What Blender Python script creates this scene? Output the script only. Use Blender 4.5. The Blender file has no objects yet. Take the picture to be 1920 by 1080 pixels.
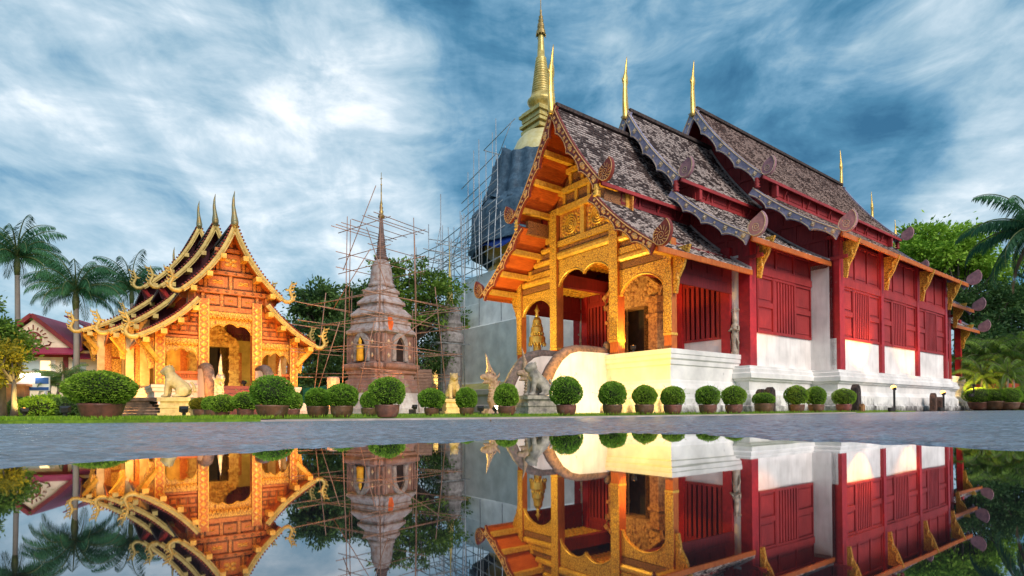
import bpy, math, random
import numpy as np
from mathutils import Vector, Matrix
R = math.radians
SC = bpy.context.scene
COL = SC.collection
random.seed(7)
RNG = np.random.default_rng(11)

# ------------------------------------------------------------------ camera
cam = bpy.data.objects.new('camera', bpy.data.cameras.new('camera'))
COL.objects.link(cam)
PITCH, ROLL = 0.8, 0.28
cam.data.sensor_width = 36.0
cam.data.lens = 36.0 * 1060 / 1920
cam.data.shift_y = (229 - 14.8) / 1920
cam.data.clip_start = 0.02
cam.data.clip_end = 3000
cam.location = (0, 0, 0.18)
cam.rotation_mode = 'QUATERNION'
cam.rotation_quaternion = (Matrix.Rotation(R(90 + PITCH), 3, 'X') @ Matrix.Rotation(R(-ROLL), 3, 'Z')).to_quaternion()
SC.camera = cam

# ------------------------------------------------------------------ sky and sun
SUN_EL, SUN_AZ = 34.0, 149.0          # azimuth clockwise from +Y: behind the camera, to the right
w = bpy.data.worlds.new('World'); SC.world = w; w.use_nodes = True
nt = w.node_tree; nt.nodes.clear()
def wn(t, **k):
    n = nt.nodes.new(t)
    for a, b in k.items(): setattr(n, a, b)
    return n
def wl(a, b): nt.links.new(a, b)
def wmath(op, a, b=None, clamp=False):
    n = wn('ShaderNodeMath', operation=op, use_clamp=clamp)
    for i, v in enumerate((a, b)):
        if v is None: continue
        if isinstance(v, (int, float)): n.inputs[i].default_value = v
        else: wl(v, n.inputs[i])
    return n.outputs[0]
sky = wn('ShaderNodeTexSky', sky_type='NISHITA'); sky.sun_disc = False
sky.sun_elevation = R(SUN_EL); sky.sun_rotation = R(SUN_AZ); sky.air_density = 1.3; sky.dust_density = .6; sky.ozone_density = 3.0
tc = wn('ShaderNodeTexCoord')
sep = wn('ShaderNodeSeparateXYZ'); wl(tc.outputs['Generated'], sep.inputs[0])
zz = wmath('ADD', wmath('MAXIMUM', sep.outputs[2], 0.0), 0.42)
px = wmath('DIVIDE', sep.outputs[0], zz); py = wmath('DIVIDE', sep.outputs[1], zz)
cmb = wn('ShaderNodeCombineXYZ'); wl(px, cmb.inputs[0]); wl(py, cmb.inputs[1])
def cloud(scale, sx, sy, rot, off, detail, dist, rough=.55):
    mp = wn('ShaderNodeMapping'); wl(cmb.outputs[0], mp.inputs[0])
    mp.inputs['Scale'].default_value = (sx, sy, 1); mp.inputs['Rotation'].default_value = (0, 0, R(rot)); mp.inputs['Location'].default_value = off
    nz = wn('ShaderNodeTexNoise'); wl(mp.outputs[0], nz.inputs['Vector'])
    nz.inputs['Scale'].default_value = scale; nz.inputs['Detail'].default_value = detail
    nz.inputs['Roughness'].default_value = rough; nz.inputs['Distortion'].default_value = dist
    return nz.outputs[0]
def puff(scale, sz, off, detail, dist, rot=0):
    mp = wn('ShaderNodeMapping'); wl(tc.outputs['Generated'], mp.inputs[0]); mp.inputs['Scale'].default_value = (1, 1, sz); mp.inputs['Location'].default_value = off; mp.inputs['Rotation'].default_value = (0, R(rot), 0)
    nz = wn('ShaderNodeTexNoise'); wl(mp.outputs[0], nz.inputs['Vector']); nz.inputs['Scale'].default_value = scale; nz.inputs['Detail'].default_value = detail; nz.inputs['Roughness'].default_value = .6; nz.inputs['Distortion'].default_value = dist
    return nz.outputs[0]
big = puff(3.2, 1.9, (1.3, .4, 2.2), 6, .4)
mid = puff(7.5, 2.4, (4.3, 2.4, .2), 9, .5)
streak = cloud(2.6, 1.5, .5, 30, (.4, 5.3, 0), 8, .5, .55)
def cen(n, k): return wmath('MULTIPLY', wmath('SUBTRACT', n, .5), k)
dens = wmath('ADD', wmath('ADD', cen(big, .85), cen(mid, .66)), wmath('ADD', cen(streak, .74), .515))
def toward(x, y, power, amount):      # a brighter or darker bank of cloud in one quarter of the sky (photo pixel = direction)
    d = Vector(((x - 960) / 1060, 1.0, (769 - y) / 1060)).normalized()
    vm = wn('ShaderNodeVectorMath', operation='DOT_PRODUCT'); wl(tc.outputs['Generated'], vm.inputs[0]); vm.inputs[1].default_value = d
    return wmath('MULTIPLY', wmath('POWER', wmath('MAXIMUM', vm.outputs['Value'], 0.0), power), amount)
for b in ((590, 160, 80, .17), (760, 290, 200, .12), (430, 170, 60, .05), (690, 450, 60, .16), (60, 60, 30, .10), (90, 330, 140, .18), (170, 400, 150, -.12), (880, 180, 60, -.10), (960, 40, 40, -.05),
          (1700, 320, 45, -.20), (1560, 200, 60, -.06), (1330, 330, 60, -.06), (1880, 120, 80, .20), (1880, 290, 160, .12), (1830, 400, 200, .16), (1250, 20, 40, .05), (1500, 50, 60, .05)):
    dens = wmath('ADD', dens, toward(*b))
ramp = wn('ShaderNodeValToRGB'); wl(dens, ramp.inputs[0])
els = ramp.color_ramp.elements
els[0].position = .20; els[0].color = (.016, .078, .150, 1)
els[1].position = .88; els[1].color = (.56, .59, .61, 1)
for p, c in ((.34, (.040, .132, .218, 1)), (.46, (.095, .200, .292, 1)), (.58, (.195, .295, .365, 1)), (.72, (.32, .40, .455, 1))):
    e = els.new(p); e.color = c
tint = wn('ShaderNodeMix', data_type='RGBA', blend_type='MIX'); tint.inputs['Factor'].default_value = .88
sk = wn('ShaderNodeVectorMath', operation='SCALE'); wl(sky.outputs[0], sk.inputs[0]); sk.inputs['Scale'].default_value = .06
wl(sk.outputs[0], tint.inputs['A']); wl(ramp.outputs[0], tint.inputs['B'])
bg = wn('ShaderNodeBackground'); wl(tint.outputs['Result'], bg.inputs[0]); bg.inputs[1].default_value = 1.0
wo = wn('ShaderNodeOutputWorld'); wl(bg.outputs[0], wo.inputs[0])

sl = bpy.data.lights.new('sun', 'SUN'); sl.energy = 1.75; sl.angle = R(40); sl.color = (1.0, .87, .76)
sun = bpy.data.objects.new('sun', sl); COL.objects.link(sun)
sd = Vector((math.sin(R(SUN_AZ)) * math.cos(R(SUN_EL)), math.cos(R(SUN_AZ)) * math.cos(R(SUN_EL)), math.sin(R(SUN_EL))))
sun.rotation_mode = 'QUATERNION'; sun.rotation_quaternion = sd.to_track_quat('Z', 'Y')
SC.view_settings.view_transform = 'Standard'; SC.view_settings.look = 'None'
SC.view_settings.exposure = 1.0; SC.view_settings.gamma = 1.0
try:
    SC.cycles.use_denoising = True; SC.cycles.max_bounces = 6; SC.cycles.diffuse_bounces = 3; SC.cycles.glossy_bounces = 4
    SC.cycles.transparent_max_bounces = 6; SC.cycles.sample_clamp_indirect = 6
except Exception: pass

# ------------------------------------------------------------------ materials
MATS = {}
def mat(name, c1, c2=None, tex='noise', scale=4, rough=.6, bump=0.0, metal=0.0, spec=.35, lo=.4, hi=.6, detail=5, stretch=(1, 1, 1),
        grime=None, emit=None, attr=False, trans=0.0, objrnd=0.0, bscale=None, bdist=.03):
    if name in MATS: return MATS[name]
    m = bpy.data.materials.new(name); m.use_nodes = True; MATS[name] = m
    t = m.node_tree; b = t.nodes['Principled BSDF']
    N = t.nodes.new; L = t.links.new
    b.inputs['Roughness'].default_value = rough; b.inputs['Metallic'].default_value = metal
    b.inputs['Specular IOR Level'].default_value = spec
    c1 = tuple(c1) + (1,)
    m.diffuse_color = c1
    if emit:
        b.inputs['Base Color'].default_value = c1; b.inputs['Emission Color'].default_value = c1; b.inputs['Emission Strength'].default_value = emit
        return m
    co = N('ShaderNodeTexCoord'); mp = N('ShaderNodeMapping'); L(co.outputs['Object'], mp.inputs[0]); mp.inputs['Scale'].default_value = stretch
    def texnode(kind, sc):
        if kind == 'voronoi':
            v = N('ShaderNodeTexVoronoi'); v.feature = 'DISTANCE_TO_EDGE'; v.inputs['Scale'].default_value = sc; L(mp.outputs[0], v.inputs['Vector']); return v.outputs['Distance']
        if kind == 'cells':
            v = N('ShaderNodeTexVoronoi'); v.feature = 'F1'; v.inputs['Scale'].default_value = sc; L(mp.outputs[0], v.inputs['Vector']); return v.outputs['Distance']
        if kind == 'wave':
            v = N('ShaderNodeTexWave'); v.inputs['Scale'].default_value = sc; v.inputs['Distortion'].default_value = 1.5; v.inputs['Detail'].default_value = 2; L(mp.outputs[0], v.inputs['Vector']); return v.outputs['Fac']
        v = N('ShaderNodeTexNoise'); v.inputs['Scale'].default_value = sc; v.inputs['Detail'].default_value = detail; v.inputs['Roughness'].default_value = .62; L(mp.outputs[0], v.inputs['Vector']); return v.outputs[0]
    col = None
    if c2 is not None:
        src = None
        if attr:
            a = N('ShaderNodeAttribute'); a.attribute_name = 'rnd'; src = a.outputs['Fac']
        else: src = texnode(tex, scale)
        mr = N('ShaderNodeMapRange'); L(src, mr.inputs[0]); mr.inputs[1].default_value = lo; mr.inputs[2].default_value = hi
        mx = N('ShaderNodeMix'); mx.data_type = 'RGBA'; L(mr.outputs[0], mx.inputs['Factor'])
        mx.inputs['A'].default_value = c1; mx.inputs['B'].default_value = tuple(c2) + (1,)
        col = mx.outputs['Result']
        if not attr:                                   # broad mottling on top
            n2 = N('ShaderNodeTexNoise'); n2.inputs['Scale'].default_value = .9; n2.inputs['Detail'].default_value = 6; L(co.outputs['Object'], n2.inputs['Vector'])
            m2 = N('ShaderNodeMapRange'); L(n2.outputs[0], m2.inputs[0]); m2.inputs[1].default_value = .3; m2.inputs[2].default_value = .7; m2.inputs[3].default_value = .78; m2.inputs[4].default_value = 1.12
            hv = N('ShaderNodeVectorMath'); hv.operation = 'SCALE'; L(col, hv.inputs[0]); L(m2.outputs[0], hv.inputs['Scale']); col = hv.outputs[0]
    if objrnd:                                         # every copy a little different
        oi = N('ShaderNodeObjectInfo'); hs_ = N('ShaderNodeHueSaturation'); L(col, hs_.inputs['Color']); r1 = N('ShaderNodeMapRange'); L(oi.outputs['Random'], r1.inputs[0]); r1.inputs[3].default_value = .5 - objrnd * .08; r1.inputs[4].default_value = .5 + objrnd * .05; L(r1.outputs[0], hs_.inputs['Hue'])
        r2 = N('ShaderNodeMapRange'); L(oi.outputs['Random'], r2.inputs[0]); r2.inputs[3].default_value = 1 + objrnd * .5; r2.inputs[4].default_value = 1 - objrnd * .45; L(r2.outputs[0], hs_.inputs['Value']); col = hs_.outputs[0]
    if grime:                                          # dirt patches creeping up from the foot: (colour, height, strength)
        gc, gh, gs = grime
        sp = N('ShaderNodeSeparateXYZ'); L(co.outputs['Object'], sp.inputs[0])
        g1 = N('ShaderNodeMapRange'); L(sp.outputs[2], g1.inputs[0]); g1.inputs[1].default_value = 0; g1.inputs[2].default_value = gh; g1.inputs[3].default_value = gs; g1.inputs[4].default_value = 0
        gm = N('ShaderNodeMapping'); L(co.outputs['Object'], gm.inputs[0]); gm.inputs['Scale'].default_value = (1, 1, .55)
        gn = N('ShaderNodeTexNoise'); gn.inputs['Scale'].default_value = 2.6; gn.inputs['Detail'].default_value = 9; gn.inputs['Roughness'].default_value = .7; L(gm.outputs[0], gn.inputs['Vector'])
        ad = N('ShaderNodeMath'); ad.operation = 'ADD'; L(g1.outputs[0], ad.inputs[0]); L(gn.outputs[0], ad.inputs[1])
        g2 = N('ShaderNodeMapRange'); L(ad.outputs[0], g2.inputs[0]); g2.inputs[1].default_value = .62; g2.inputs[2].default_value = .86
        gx = N('ShaderNodeMix'); gx.data_type = 'RGBA'; L(g2.outputs[0], gx.inputs['Factor'])
        if col is None: gx.inputs['A'].default_value = c1
        else: L(col, gx.inputs['A'])
        gx.inputs['B'].default_value = tuple(gc) + (1,); col = gx.outputs['Result']
    if col is None: b.inputs['Base Color'].default_value = c1
    else: L(col, b.inputs['Base Color'])
    if bump:
        bp = N('ShaderNodeBump'); bp.inputs['Strength'].default_value = bump; bp.inputs['Distance'].default_value = bdist
        L(texnode(tex if not attr else 'noise', bscale or scale), bp.inputs['Height']); L(bp.outputs[0], b.inputs['Normal'])
    if trans:
        tr = N('ShaderNodeBsdfTranslucent'); ms = N('ShaderNodeMixShader'); ms.inputs[0].default_value = trans
        if col is None: tr.inputs[0].default_value = c1
        else: L(col, tr.inputs[0])
        L(b.outputs[0], ms.inputs[1]); L(tr.outputs[0], ms.inputs[2]); L(ms.outputs[0], t.nodes['Material Output'].inputs[0])
    return m

GOLD = mat('gilded_carving', (.80, .43, .06), (.30, .10, .015), 'voronoi', 9, .42, .55, .15, .4, .10, .02, bdist=.05)
GOLDP = mat('gilded_moulding', (.82, .48, .08), (.62, .30, .04), 'noise', 8, .38, .3, .2, .4)
GOLDM = mat('polished_gold', (.80, .55, .16), (.66, .40, .08), 'noise', 3, .30, .15, .55, .5)
GOLDB = mat('pale_gold_board', (.50, .385, .12), (.40, .27, .07), 'noise', 6, .42, .3, .1, .4)
REDW = mat('red_timber', (.40, .038, .036), (.25, .020, .024), 'noise', 3, .5, .3, 0, .35, .32, .66, stretch=(9, 9, .6), bscale=5)
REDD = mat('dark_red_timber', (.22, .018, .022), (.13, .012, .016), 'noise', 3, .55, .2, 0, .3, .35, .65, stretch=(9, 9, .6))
REDC = mat('weathered_red_lacquer', (.46, .024, .030), (.33, .018, .024), 'noise', 5, .42, .15, 0, .4, .35, .65, grime=((.42, .25, .22), 2.9, .10))
ORNG = mat('orange_soffit_plank', (.62, .13, .025), (.44, .075, .015), 'noise', 3, .5, .2, 0, .3, .35, .65, stretch=(12, .7, 1))
ORNR = mat('orange_red_timber', (.58, .17, .035), (.42, .09, .02), 'noise', 4, .5, .3, 0, .3, .35, .65, stretch=(5, 5, .8))
CARV = mat('orange_carved_timber', (.66, .27, .06), (.40, .11, .02), 'voronoi', 7, .5, .6, 0, .3, .12, .02, bdist=.05)
CARD = mat('dark_carved_relief', (.36, .15, .05), (.10, .035, .02), 'voronoi', 14, .6, .6, 0, .3, .10, .03)
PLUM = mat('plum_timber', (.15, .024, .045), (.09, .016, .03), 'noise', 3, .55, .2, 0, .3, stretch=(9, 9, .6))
WHITE = mat('lime_plaster', (.80, .77, .74), (.70, .68, .67), 'noise', 2.5, .75, .12, 0, .2, .35, .7, grime=((.10, .09, .09), .85, .34))
WALL = mat('white_wall_plaster', (.82, .77, .74), (.66, .60, .57), 'noise', 1.6, .75, .1, 0, .2, .48, .80, stretch=(2.6, 2.6, .35), detail=9)
PINK = mat('warm_plaster', (.74, .62, .55), (.60, .44, .37), 'noise', 1.8, .75, .15, 0, .2, .35, .7, grime=((.20, .10, .07), .7, .22))
BLUEW = mat('aged_white_plaster', (.84, .86, .84), (.70, .74, .74), 'noise', 1.2, .8, .1, 0, .2, .3, .7, detail=8)
SLATE = mat('violet_slate_board', (.37, .34, .46), (.25, .23, .33), 'noise', 6, .5, .3, 0, .35)
CREAM = mat('cream_relief', (.66, .52, .36), (.50, .36, .22), 'noise', 9, .6, .4, 0, .3)
BRICK = mat('old_brick', (.34, .19, .155), (.22, .145, .125), 'noise', 5, .8, .5, 0, .2, .35, .65, grime=((.36, .33, .33), 14, .14))
STONEG = mat('grey_lichen_stone', (.36, .34, .34), (.22, .2, .2), 'noise', 4, .85, .5, 0, .2)
STONED = mat('dark_weathered_stone', (.085, .06, .055), (.035, .028, .028), 'noise', 6, .85, .6, 0, .2)
STATUE = mat('statue_plaster', (.60, .52, .42), (.36, .29, .23), 'noise', 6, .75, .5, 0, .25, .35, .65)
NAGAM = mat('brown_cream_naga', (.52, .37, .26), (.27, .17, .12), 'noise', 9, .75, .6, 0, .25, .35, .65)
STATY = mat('yellow_limewashed_statue', (.62, .47, .24), (.42, .30, .15), 'noise', 6, .75, .5, 0, .25, .35, .65)  # cream-yellow base, warmed to carry the yellow of the lamps
STATG = mat('grey_statue_plaster', (.50, .44, .36), (.17, .155, .14), 'noise', 4, .8, .5, 0, .2, .35, .65)
CLAY = mat('terracotta', (.25, .105, .062), (.10, .05, .036), 'noise', 5, .45, .4, 0, .45, .32, .68, detail=9, objrnd=.5, grime=((.30, .24, .20), .5, .10))
SOIL = mat('potting_soil', (.04, .028, .02), (.02, .015, .012), 'noise', 20, .95, .5)
BAMB = mat('bamboo_pole', (.38, .22, .16), (.26, .15, .11), 'noise', 4, .6, .2, 0, .3)
STEEL = mat('galvanised_tube', (.46, .50, .54), (.30, .33, .37), 'noise', 5, .45, .1, .4, .4)
TARP = mat('blue_black_tarpaulin', (.055, .105, .16), (.028, .06, .10), 'noise', 3, .55, .5, 0, .35, bdist=.1)
TARPB = mat('blue_tarpaulin', (.02, .07, .42), (.015, .04, .26), 'wave', 2.5, .4, .5, 0, .4, stretch=(0, 0, 1))
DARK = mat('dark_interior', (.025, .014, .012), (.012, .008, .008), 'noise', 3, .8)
DOORM = mat('lacquered_door', (.18, .10, .03), (.035, .018, .012), 'voronoi', 6, .4, .4, .2, .4, .10, .03)
CHUNK = mat('grey_metal_cap', (.20, .19, .20), (.10, .1, .1), 'noise', 6, .6, .2)
TRUNK = mat('bark', (.13, .105, .085), (.07, .055, .045), 'noise', 6, .9, .7, stretch=(1, 1, .3))
PALMT = mat('palm_bark', (.24, .22, .20), (.13, .115, .10), 'wave', 3, .85, .5, stretch=(0, 0, 1))
def leafmat(name, a, b, objrnd=0.0): return mat(name, a, b, attr=True, objrnd=objrnd, lo=0, hi=1, rough=.6, spec=.2, trans=.28)
LEAF_BALL = leafmat('clipped_leaf', (.060, .165, .012), (.35, .57, .06), .22)
LEAF_DARK = leafmat('dark_leaf', (.032, .08, .026), (.12, .22, .055))
LEAF_MID = leafmat('mid_leaf', (.05, .12, .018), (.21, .34, .05))
LEAF_LIME = leafmat('lime_leaf', (.10, .24, .016), (.40, .62, .07))
LEAF_PALM = leafmat('palm_leaflet', (.016, .085, .040), (.075, .21, .085))
LEAF_YEL = leafmat('yellowing_leaf', (.16, .17, .02), (.46, .36, .03))  # yellow lamplight put into the leaf colour
LEAF_DRY = leafmat('dry_frond', (.20, .13, .09), (.34, .22, .15))
MATS_L = mat('lamp_glass_warm', (1.0, .36, .06), emit=4.2)
MATS_W = mat('lamp_glass_white', (1.0, .80, .50), emit=4)
IRON = mat('dark_iron', (.04, .035, .035), (.02, .02, .02), 'noise', 8, .5, .1, .3)

def shingle_mat(name, pale, dark, warm):
    m = bpy.data.materials.new(name); m.use_nodes = True; t = m.node_tree; b = t.nodes['Principled BSDF']; N = t.nodes.new; L = t.links.new
    b.inputs['Roughness'].default_value = .65; b.inputs['Specular IOR Level'].default_value = .3
    a = N('ShaderNodeAttribute'); a.attribute_name = 'rnd'
    lip = N('ShaderNodeMath'); lip.operation = 'GREATER_THAN'; L(a.outputs['Fac'], lip.inputs[0]); lip.inputs[1].default_value = 1.0
    fr = N('ShaderNodeMath'); fr.operation = 'FRACT'; L(a.outputs['Fac'], fr.inputs[0])
    co = N('ShaderNodeTexCoord')
    n1 = N('ShaderNodeTexNoise'); n1.inputs['Scale'].default_value = 1.05; n1.inputs['Detail'].default_value = 7; n1.inputs['Roughness'].default_value = .72; L(co.outputs['Object'], n1.inputs['Vector'])
    ad = N('ShaderNodeMath'); ad.operation = 'MULTIPLY_ADD'; L(fr.outputs[0], ad.inputs[0]); ad.inputs[1].default_value = .22; L(n1.outputs[0], ad.inputs[2])
    mr = N('ShaderNodeMapRange'); L(ad.outputs[0], mr.inputs[0]); mr.inputs[1].default_value = .555; mr.inputs[2].default_value = .66
    m1 = N('ShaderNodeMix'); m1.data_type = 'RGBA'; L(mr.outputs[0], m1.inputs['Factor']); m1.inputs['A'].default_value = (*pale, 1); m1.inputs['B'].default_value = (*[d * 1.3 for d in dark], 1)
    m2 = N('ShaderNodeMix'); m2.data_type = 'RGBA'; L(fr.outputs[0], m2.inputs['Factor']); m2.inputs['A'].default_value = (*dark, 1); m2.inputs['B'].default_value = (*warm, 1)
    m3 = N('ShaderNodeMix'); m3.data_type = 'RGBA'; L(lip.outputs[0], m3.inputs['Factor']); L(m2.outputs['Result'], m3.inputs['A']); L(m1.outputs['Result'], m3.inputs['B'])
    L(m3.outputs['Result'], b.inputs['Base Color']); return m
SHING = shingle_mat('weathered_shingle', (.52, .43, .40), (.032, .022, .022), (.085, .052, .046))
SHINR = shingle_mat('reddish_shingle', (.36, .26, .23), (.05, .03, .026), (.15, .072, .055))

# ------------------------------------------------------------------ mesh helpers
class MB:
    def __init__(s): s.v = []; s.f = []; s.m = []; s.r = []; s.n = 0
    def add(s, vs, fs, mi=0, r=None):
        s.v += [tuple(p) for p in vs]; o = s.n
        for f in fs: s.f.append(tuple(i + o for i in f)); s.m.append(mi); s.r.append(random.random() if r is None else r)
        s.n += len(vs)
    def box(s, x0, x1, y0, y1, z0, z1, mi=0):
        s.add([(x0, y0, z0), (x1, y0, z0), (x1, y1, z0), (x0, y1, z0), (x0, y0, z1), (x1, y0, z1), (x1, y1, z1), (x0, y1, z1)],
              [(0, 3, 2, 1), (4, 5, 6, 7), (0, 1, 5, 4), (1, 2, 6, 5), (2, 3, 7, 6), (3, 0, 4, 7)], mi)
    def bar(s, p, q, wd, ht=None, mi=0, up=(0, 0, 1)):
        p = Vector(p); q = Vector(q); d = (q - p).normalized(); ht = wd if ht is None else ht
        up = Vector(up)
        if abs(d.dot(up)) > .98: up = Vector((0, 1, 0)) if abs(d.y) < .9 else Vector((1, 0, 0))
        a = d.cross(up).normalized() * wd / 2; b = a.cross(d).normalized() * ht / 2
        vs = [p - a - b, p + a - b, p + a + b, p - a + b, q - a - b, q + a - b, q + a + b, q - a + b]
        s.add(vs, [(0, 1, 2, 3), (7, 6, 5, 4), (0, 4, 5, 1), (1, 5, 6, 2), (2, 6, 7, 3), (3, 7, 4, 0)], mi)
    def tube(s, pts, rad, n=8, mi=0, flat=(1, 1), up=(0, 0, 1)):
        pts = [Vector(p) for p in pts]; k = len(pts)
        if not hasattr(rad, '__len__'): rad = [rad] * k
        vs = []
        for i, p in enumerate(pts):
            d = (pts[min(i + 1, k - 1)] - pts[max(i - 1, 0)]).normalized(); u = Vector(up)
            if abs(d.dot(u)) > .95: u = Vector((0, 1, 0))
            a = d.cross(u).normalized(); b = a.cross(d).normalized()
            for j in range(n):
                t = 2 * math.pi * j / n; vs.append(p + (a * math.cos(t) * flat[0] + b * math.sin(t) * flat[1]) * rad[i])
        fs = [(i * n + j, i * n + (j + 1) % n, (i + 1) * n + (j + 1) % n, (i + 1) * n + j) for i in range(k - 1) for j in range(n)]
        fs += [tuple(range(n))[::-1], tuple(range((k - 1) * n, k * n))]
        s.add(vs, fs, mi)
    def lathe(s, prof, c=(0, 0, 0), n=20, mi=0, plan=None):
        if plan is None: plan = [(math.cos(2 * math.pi * j / n), math.sin(2 * math.pi * j / n)) for j in range(n)]
        n = len(plan)
        vs = [(c[0] + r * x, c[1] + r * y, c[2] + z) for r, z in prof for x, y in plan]
        k = len(prof)
        fs = [(i * n + j, i * n + (j + 1) % n, (i + 1) * n + (j + 1) % n, (i + 1) * n + j) for i in range(k - 1) for j in range(n)]
        fs += [tuple(range(n))[::-1], tuple(range((k - 1) * n, k * n))]
        s.add(vs, fs, mi)
    def prism(s, poly, fn, mi=0):          # poly of 2-D points, fn(a,b,side) -> 3-D for side 0/1
        n = len(poly)
        vs = [fn(a, b, 0) for a, b in poly] + [fn(a, b, 1) for a, b in poly]
        s.add(vs, [tuple(range(n)), tuple(range(2 * n - 1, n - 1, -1))] + [(i, i + n, (i + 1) % n + n, (i + 1) % n) for i in range(n)], mi)
    def ell(s, c, r, n=12, m=8, mi=0, rot=None):
        vs = []
        for i in range(m + 1):
            t = math.pi * i / m
            for j in range(n):
                p = 2 * math.pi * j / n
                q = Vector((r[0] * math.sin(t) * math.cos(p), r[1] * math.sin(t) * math.sin(p), r[2] * math.cos(t)))
                if rot is not None: q = rot @ q
                vs.append(Vector(c) + q)
        s.add(vs, [(i * n + j, (i + 1) * n + j, (i + 1) * n + (j + 1) % n, i * n + (j + 1) % n) for i in range(m) for j in range(n)], mi)
    def build(s, name, mats, parent=None, smooth=False, remesh=None):
        me = bpy.data.meshes.new(name); me.from_pydata(s.v, [], s.f)
        if not isinstance(mats, (list, tuple)): mats = [mats]
        for m in mats: me.materials.append(m)
        me.polygons.foreach_set('material_index', s.m)
        at = me.attributes.new('rnd', 'FLOAT', 'FACE'); at.data.foreach_set('value', s.r)
        if smooth: me.polygons.foreach_set('use_smooth', [True] * len(s.f))
        me.update()
        o = bpy.data.objects.new(name, me); COL.objects.link(o)
        if parent is not None: o.parent = parent
        if remesh:
            md = o.modifiers.new('remesh', 'REMESH'); md.mode = 'VOXEL'; md.voxel_size = remesh; md.use_smooth_shade = True
            ms = o.modifiers.new('smooth', 'SMOOTH'); ms.iterations = 3
        return o
def npmesh(name, V, F, mat_, parent=None, rnd=None):
    me = bpy.data.meshes.new(name); V = np.asarray(V, dtype=np.float32); F = np.asarray(F, dtype=np.int32)
    k = F.shape[1]
    me.vertices.add(len(V)); me.vertices.foreach_set('co', V.ravel())
    me.loops.add(F.size); me.loops.foreach_set('vertex_index', F.ravel())
    me.polygons.add(len(F)); me.polygons.foreach_set('loop_start', np.arange(0, F.size, k, dtype=np.int32))
    mats = mat_ if isinstance(mat_, (list, tuple)) else [mat_]
    for m in mats: me.materials.append(m)
    if rnd is not None:
        at = me.attributes.new('rnd', 'FLOAT', 'FACE'); at.data.foreach_set('value', np.asarray(rnd, dtype=np.float32))
    me.update(calc_edges=True); me.validate()
    o = bpy.data.objects.new(name, me); COL.objects.link(o)
    if parent is not None: o.parent = parent
    return o
def tag(o, label, cat, group=None, kind=None):
    o['label'] = label; o['category'] = cat
    if group: o['group'] = group
    if kind: o['kind'] = kind
    return o
def thing(name, label, cat, loc=(0, 0, 0), rz=0.0, group=None):
    o = bpy.data.objects.new(name, None); COL.objects.link(o); o.location = loc; o.rotation_euler = (0, 0, rz); o.empty_display_size = .2
    return tag(o, label, cat, group)
def struct(o, stuff=False): o['kind'] = 'stuff' if stuff else 'structure'; return o
def children(o): return [c for c in bpy.data.objects if c.parent == o]
def copy_tree(o, parent=None):
    c = o.copy(); COL.objects.link(c); c.parent = parent
    for ch in children(o): copy_tree(ch, c)
    return c
def ground_at(px, depth): return ((px - 960) / 1060 * depth, depth)

def leaves(P, D, size, aspect=.5, jitter=1.0):
    """leaf quads: P points, D growing directions -> V, F"""
    n = len(P); D = D / np.maximum(np.linalg.norm(D, axis=1, keepdims=True), 1e-6)
    D = D + RNG.normal(0, .55 * jitter, (n, 3)); D /= np.linalg.norm(D, axis=1, keepdims=True)
    S = np.cross(D, RNG.normal(0, 1, (n, 3))); S /= np.maximum(np.linalg.norm(S, axis=1, keepdims=True), 1e-6)
    ln = size * RNG.uniform(.7, 1.3, (n, 1))
    a = P; b = P + D * ln * .5 + S * ln * aspect * .5; c = P + D * ln; d = P + D * ln * .5 - S * ln * aspect * .5
    V = np.stack([a, b, c, d], 1).reshape(-1, 3); F = np.arange(4 * n).reshape(n, 4)
    return V, F

# ------------------------------------------------------------------ ground
ASPH = mat('wet_asphalt', (.29, .37, .47), (.10, .13, .17), 'noise', 17, .27, 1.0, 0, 1.0, .36, .64, detail=12, bdist=.03, bscale=38, grime=((.09, .09, .105), 3, .06))
LAWN = mat('lawn_ground', (.17, .28, .02), (.10, .18, .015), 'noise', 12, .9, .6, 0, .2)
EARTH = mat('bare_earth', (.06, .065, .03), (.04, .045, .02), 'noise', .5, .95, .2)
PAVE = mat('pale_paving', (.46, .38, .35), (.34, .29, .27), 'noise', 5, .7, .2, 0, .3)
KERB = mat('kerb_stone', (.30, .25, .22), (.2, .17, .15), 'noise', 6, .8, .4)
g = MB(); g.add([(-900, -300, -.03), (900, -300, -.03), (900, 1500, -.03), (-900, 1500, -.03)], [(0, 1, 2, 3)])
struct(g.build('ground', EARTH))
EDGE = [(-60, 9.0), (-8.2, 9.1), (-4.4, 9.9), (0, 11.7), (3, 13.7), (7.7, 17.1), (14, 23.0), (22, 30.2), (30, 36.4), (36, 39.6), (50, 43), (140, 62)]
def edge_y(x):
    for (a, b), (c, d) in zip(EDGE, EDGE[1:]):
        if a <= x <= c: return b + (d - b) * (x - a) / (c - a)
    return 60
xs = sorted(set([e[0] for e in EDGE] + list(np.arange(-12, 36, 1.0)) + [-7.0, 7.0]))
PX0, PX1, PY0, PY1 = -7.0, 7.0, -3.0, 8.8               # finely modelled patch of the road round the puddle
g = MB()
for a, b in zip(xs, xs[1:]):
    ins = a >= PX0 - 1e-6 and b <= PX1 + 1e-6
    for y0_, y1a, y1b in (((-80, PY0, PY0), (PY1, edge_y(a), edge_y(b))) if ins else ((-80, edge_y(a), edge_y(b)),)):
        g.add([(a, y0_, 0), (b, y0_, 0), (b, y1b, 0), (a, y1a, 0)], [(0, 1, 2, 3)])
struct(g.build('road', ASPH))
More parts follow.
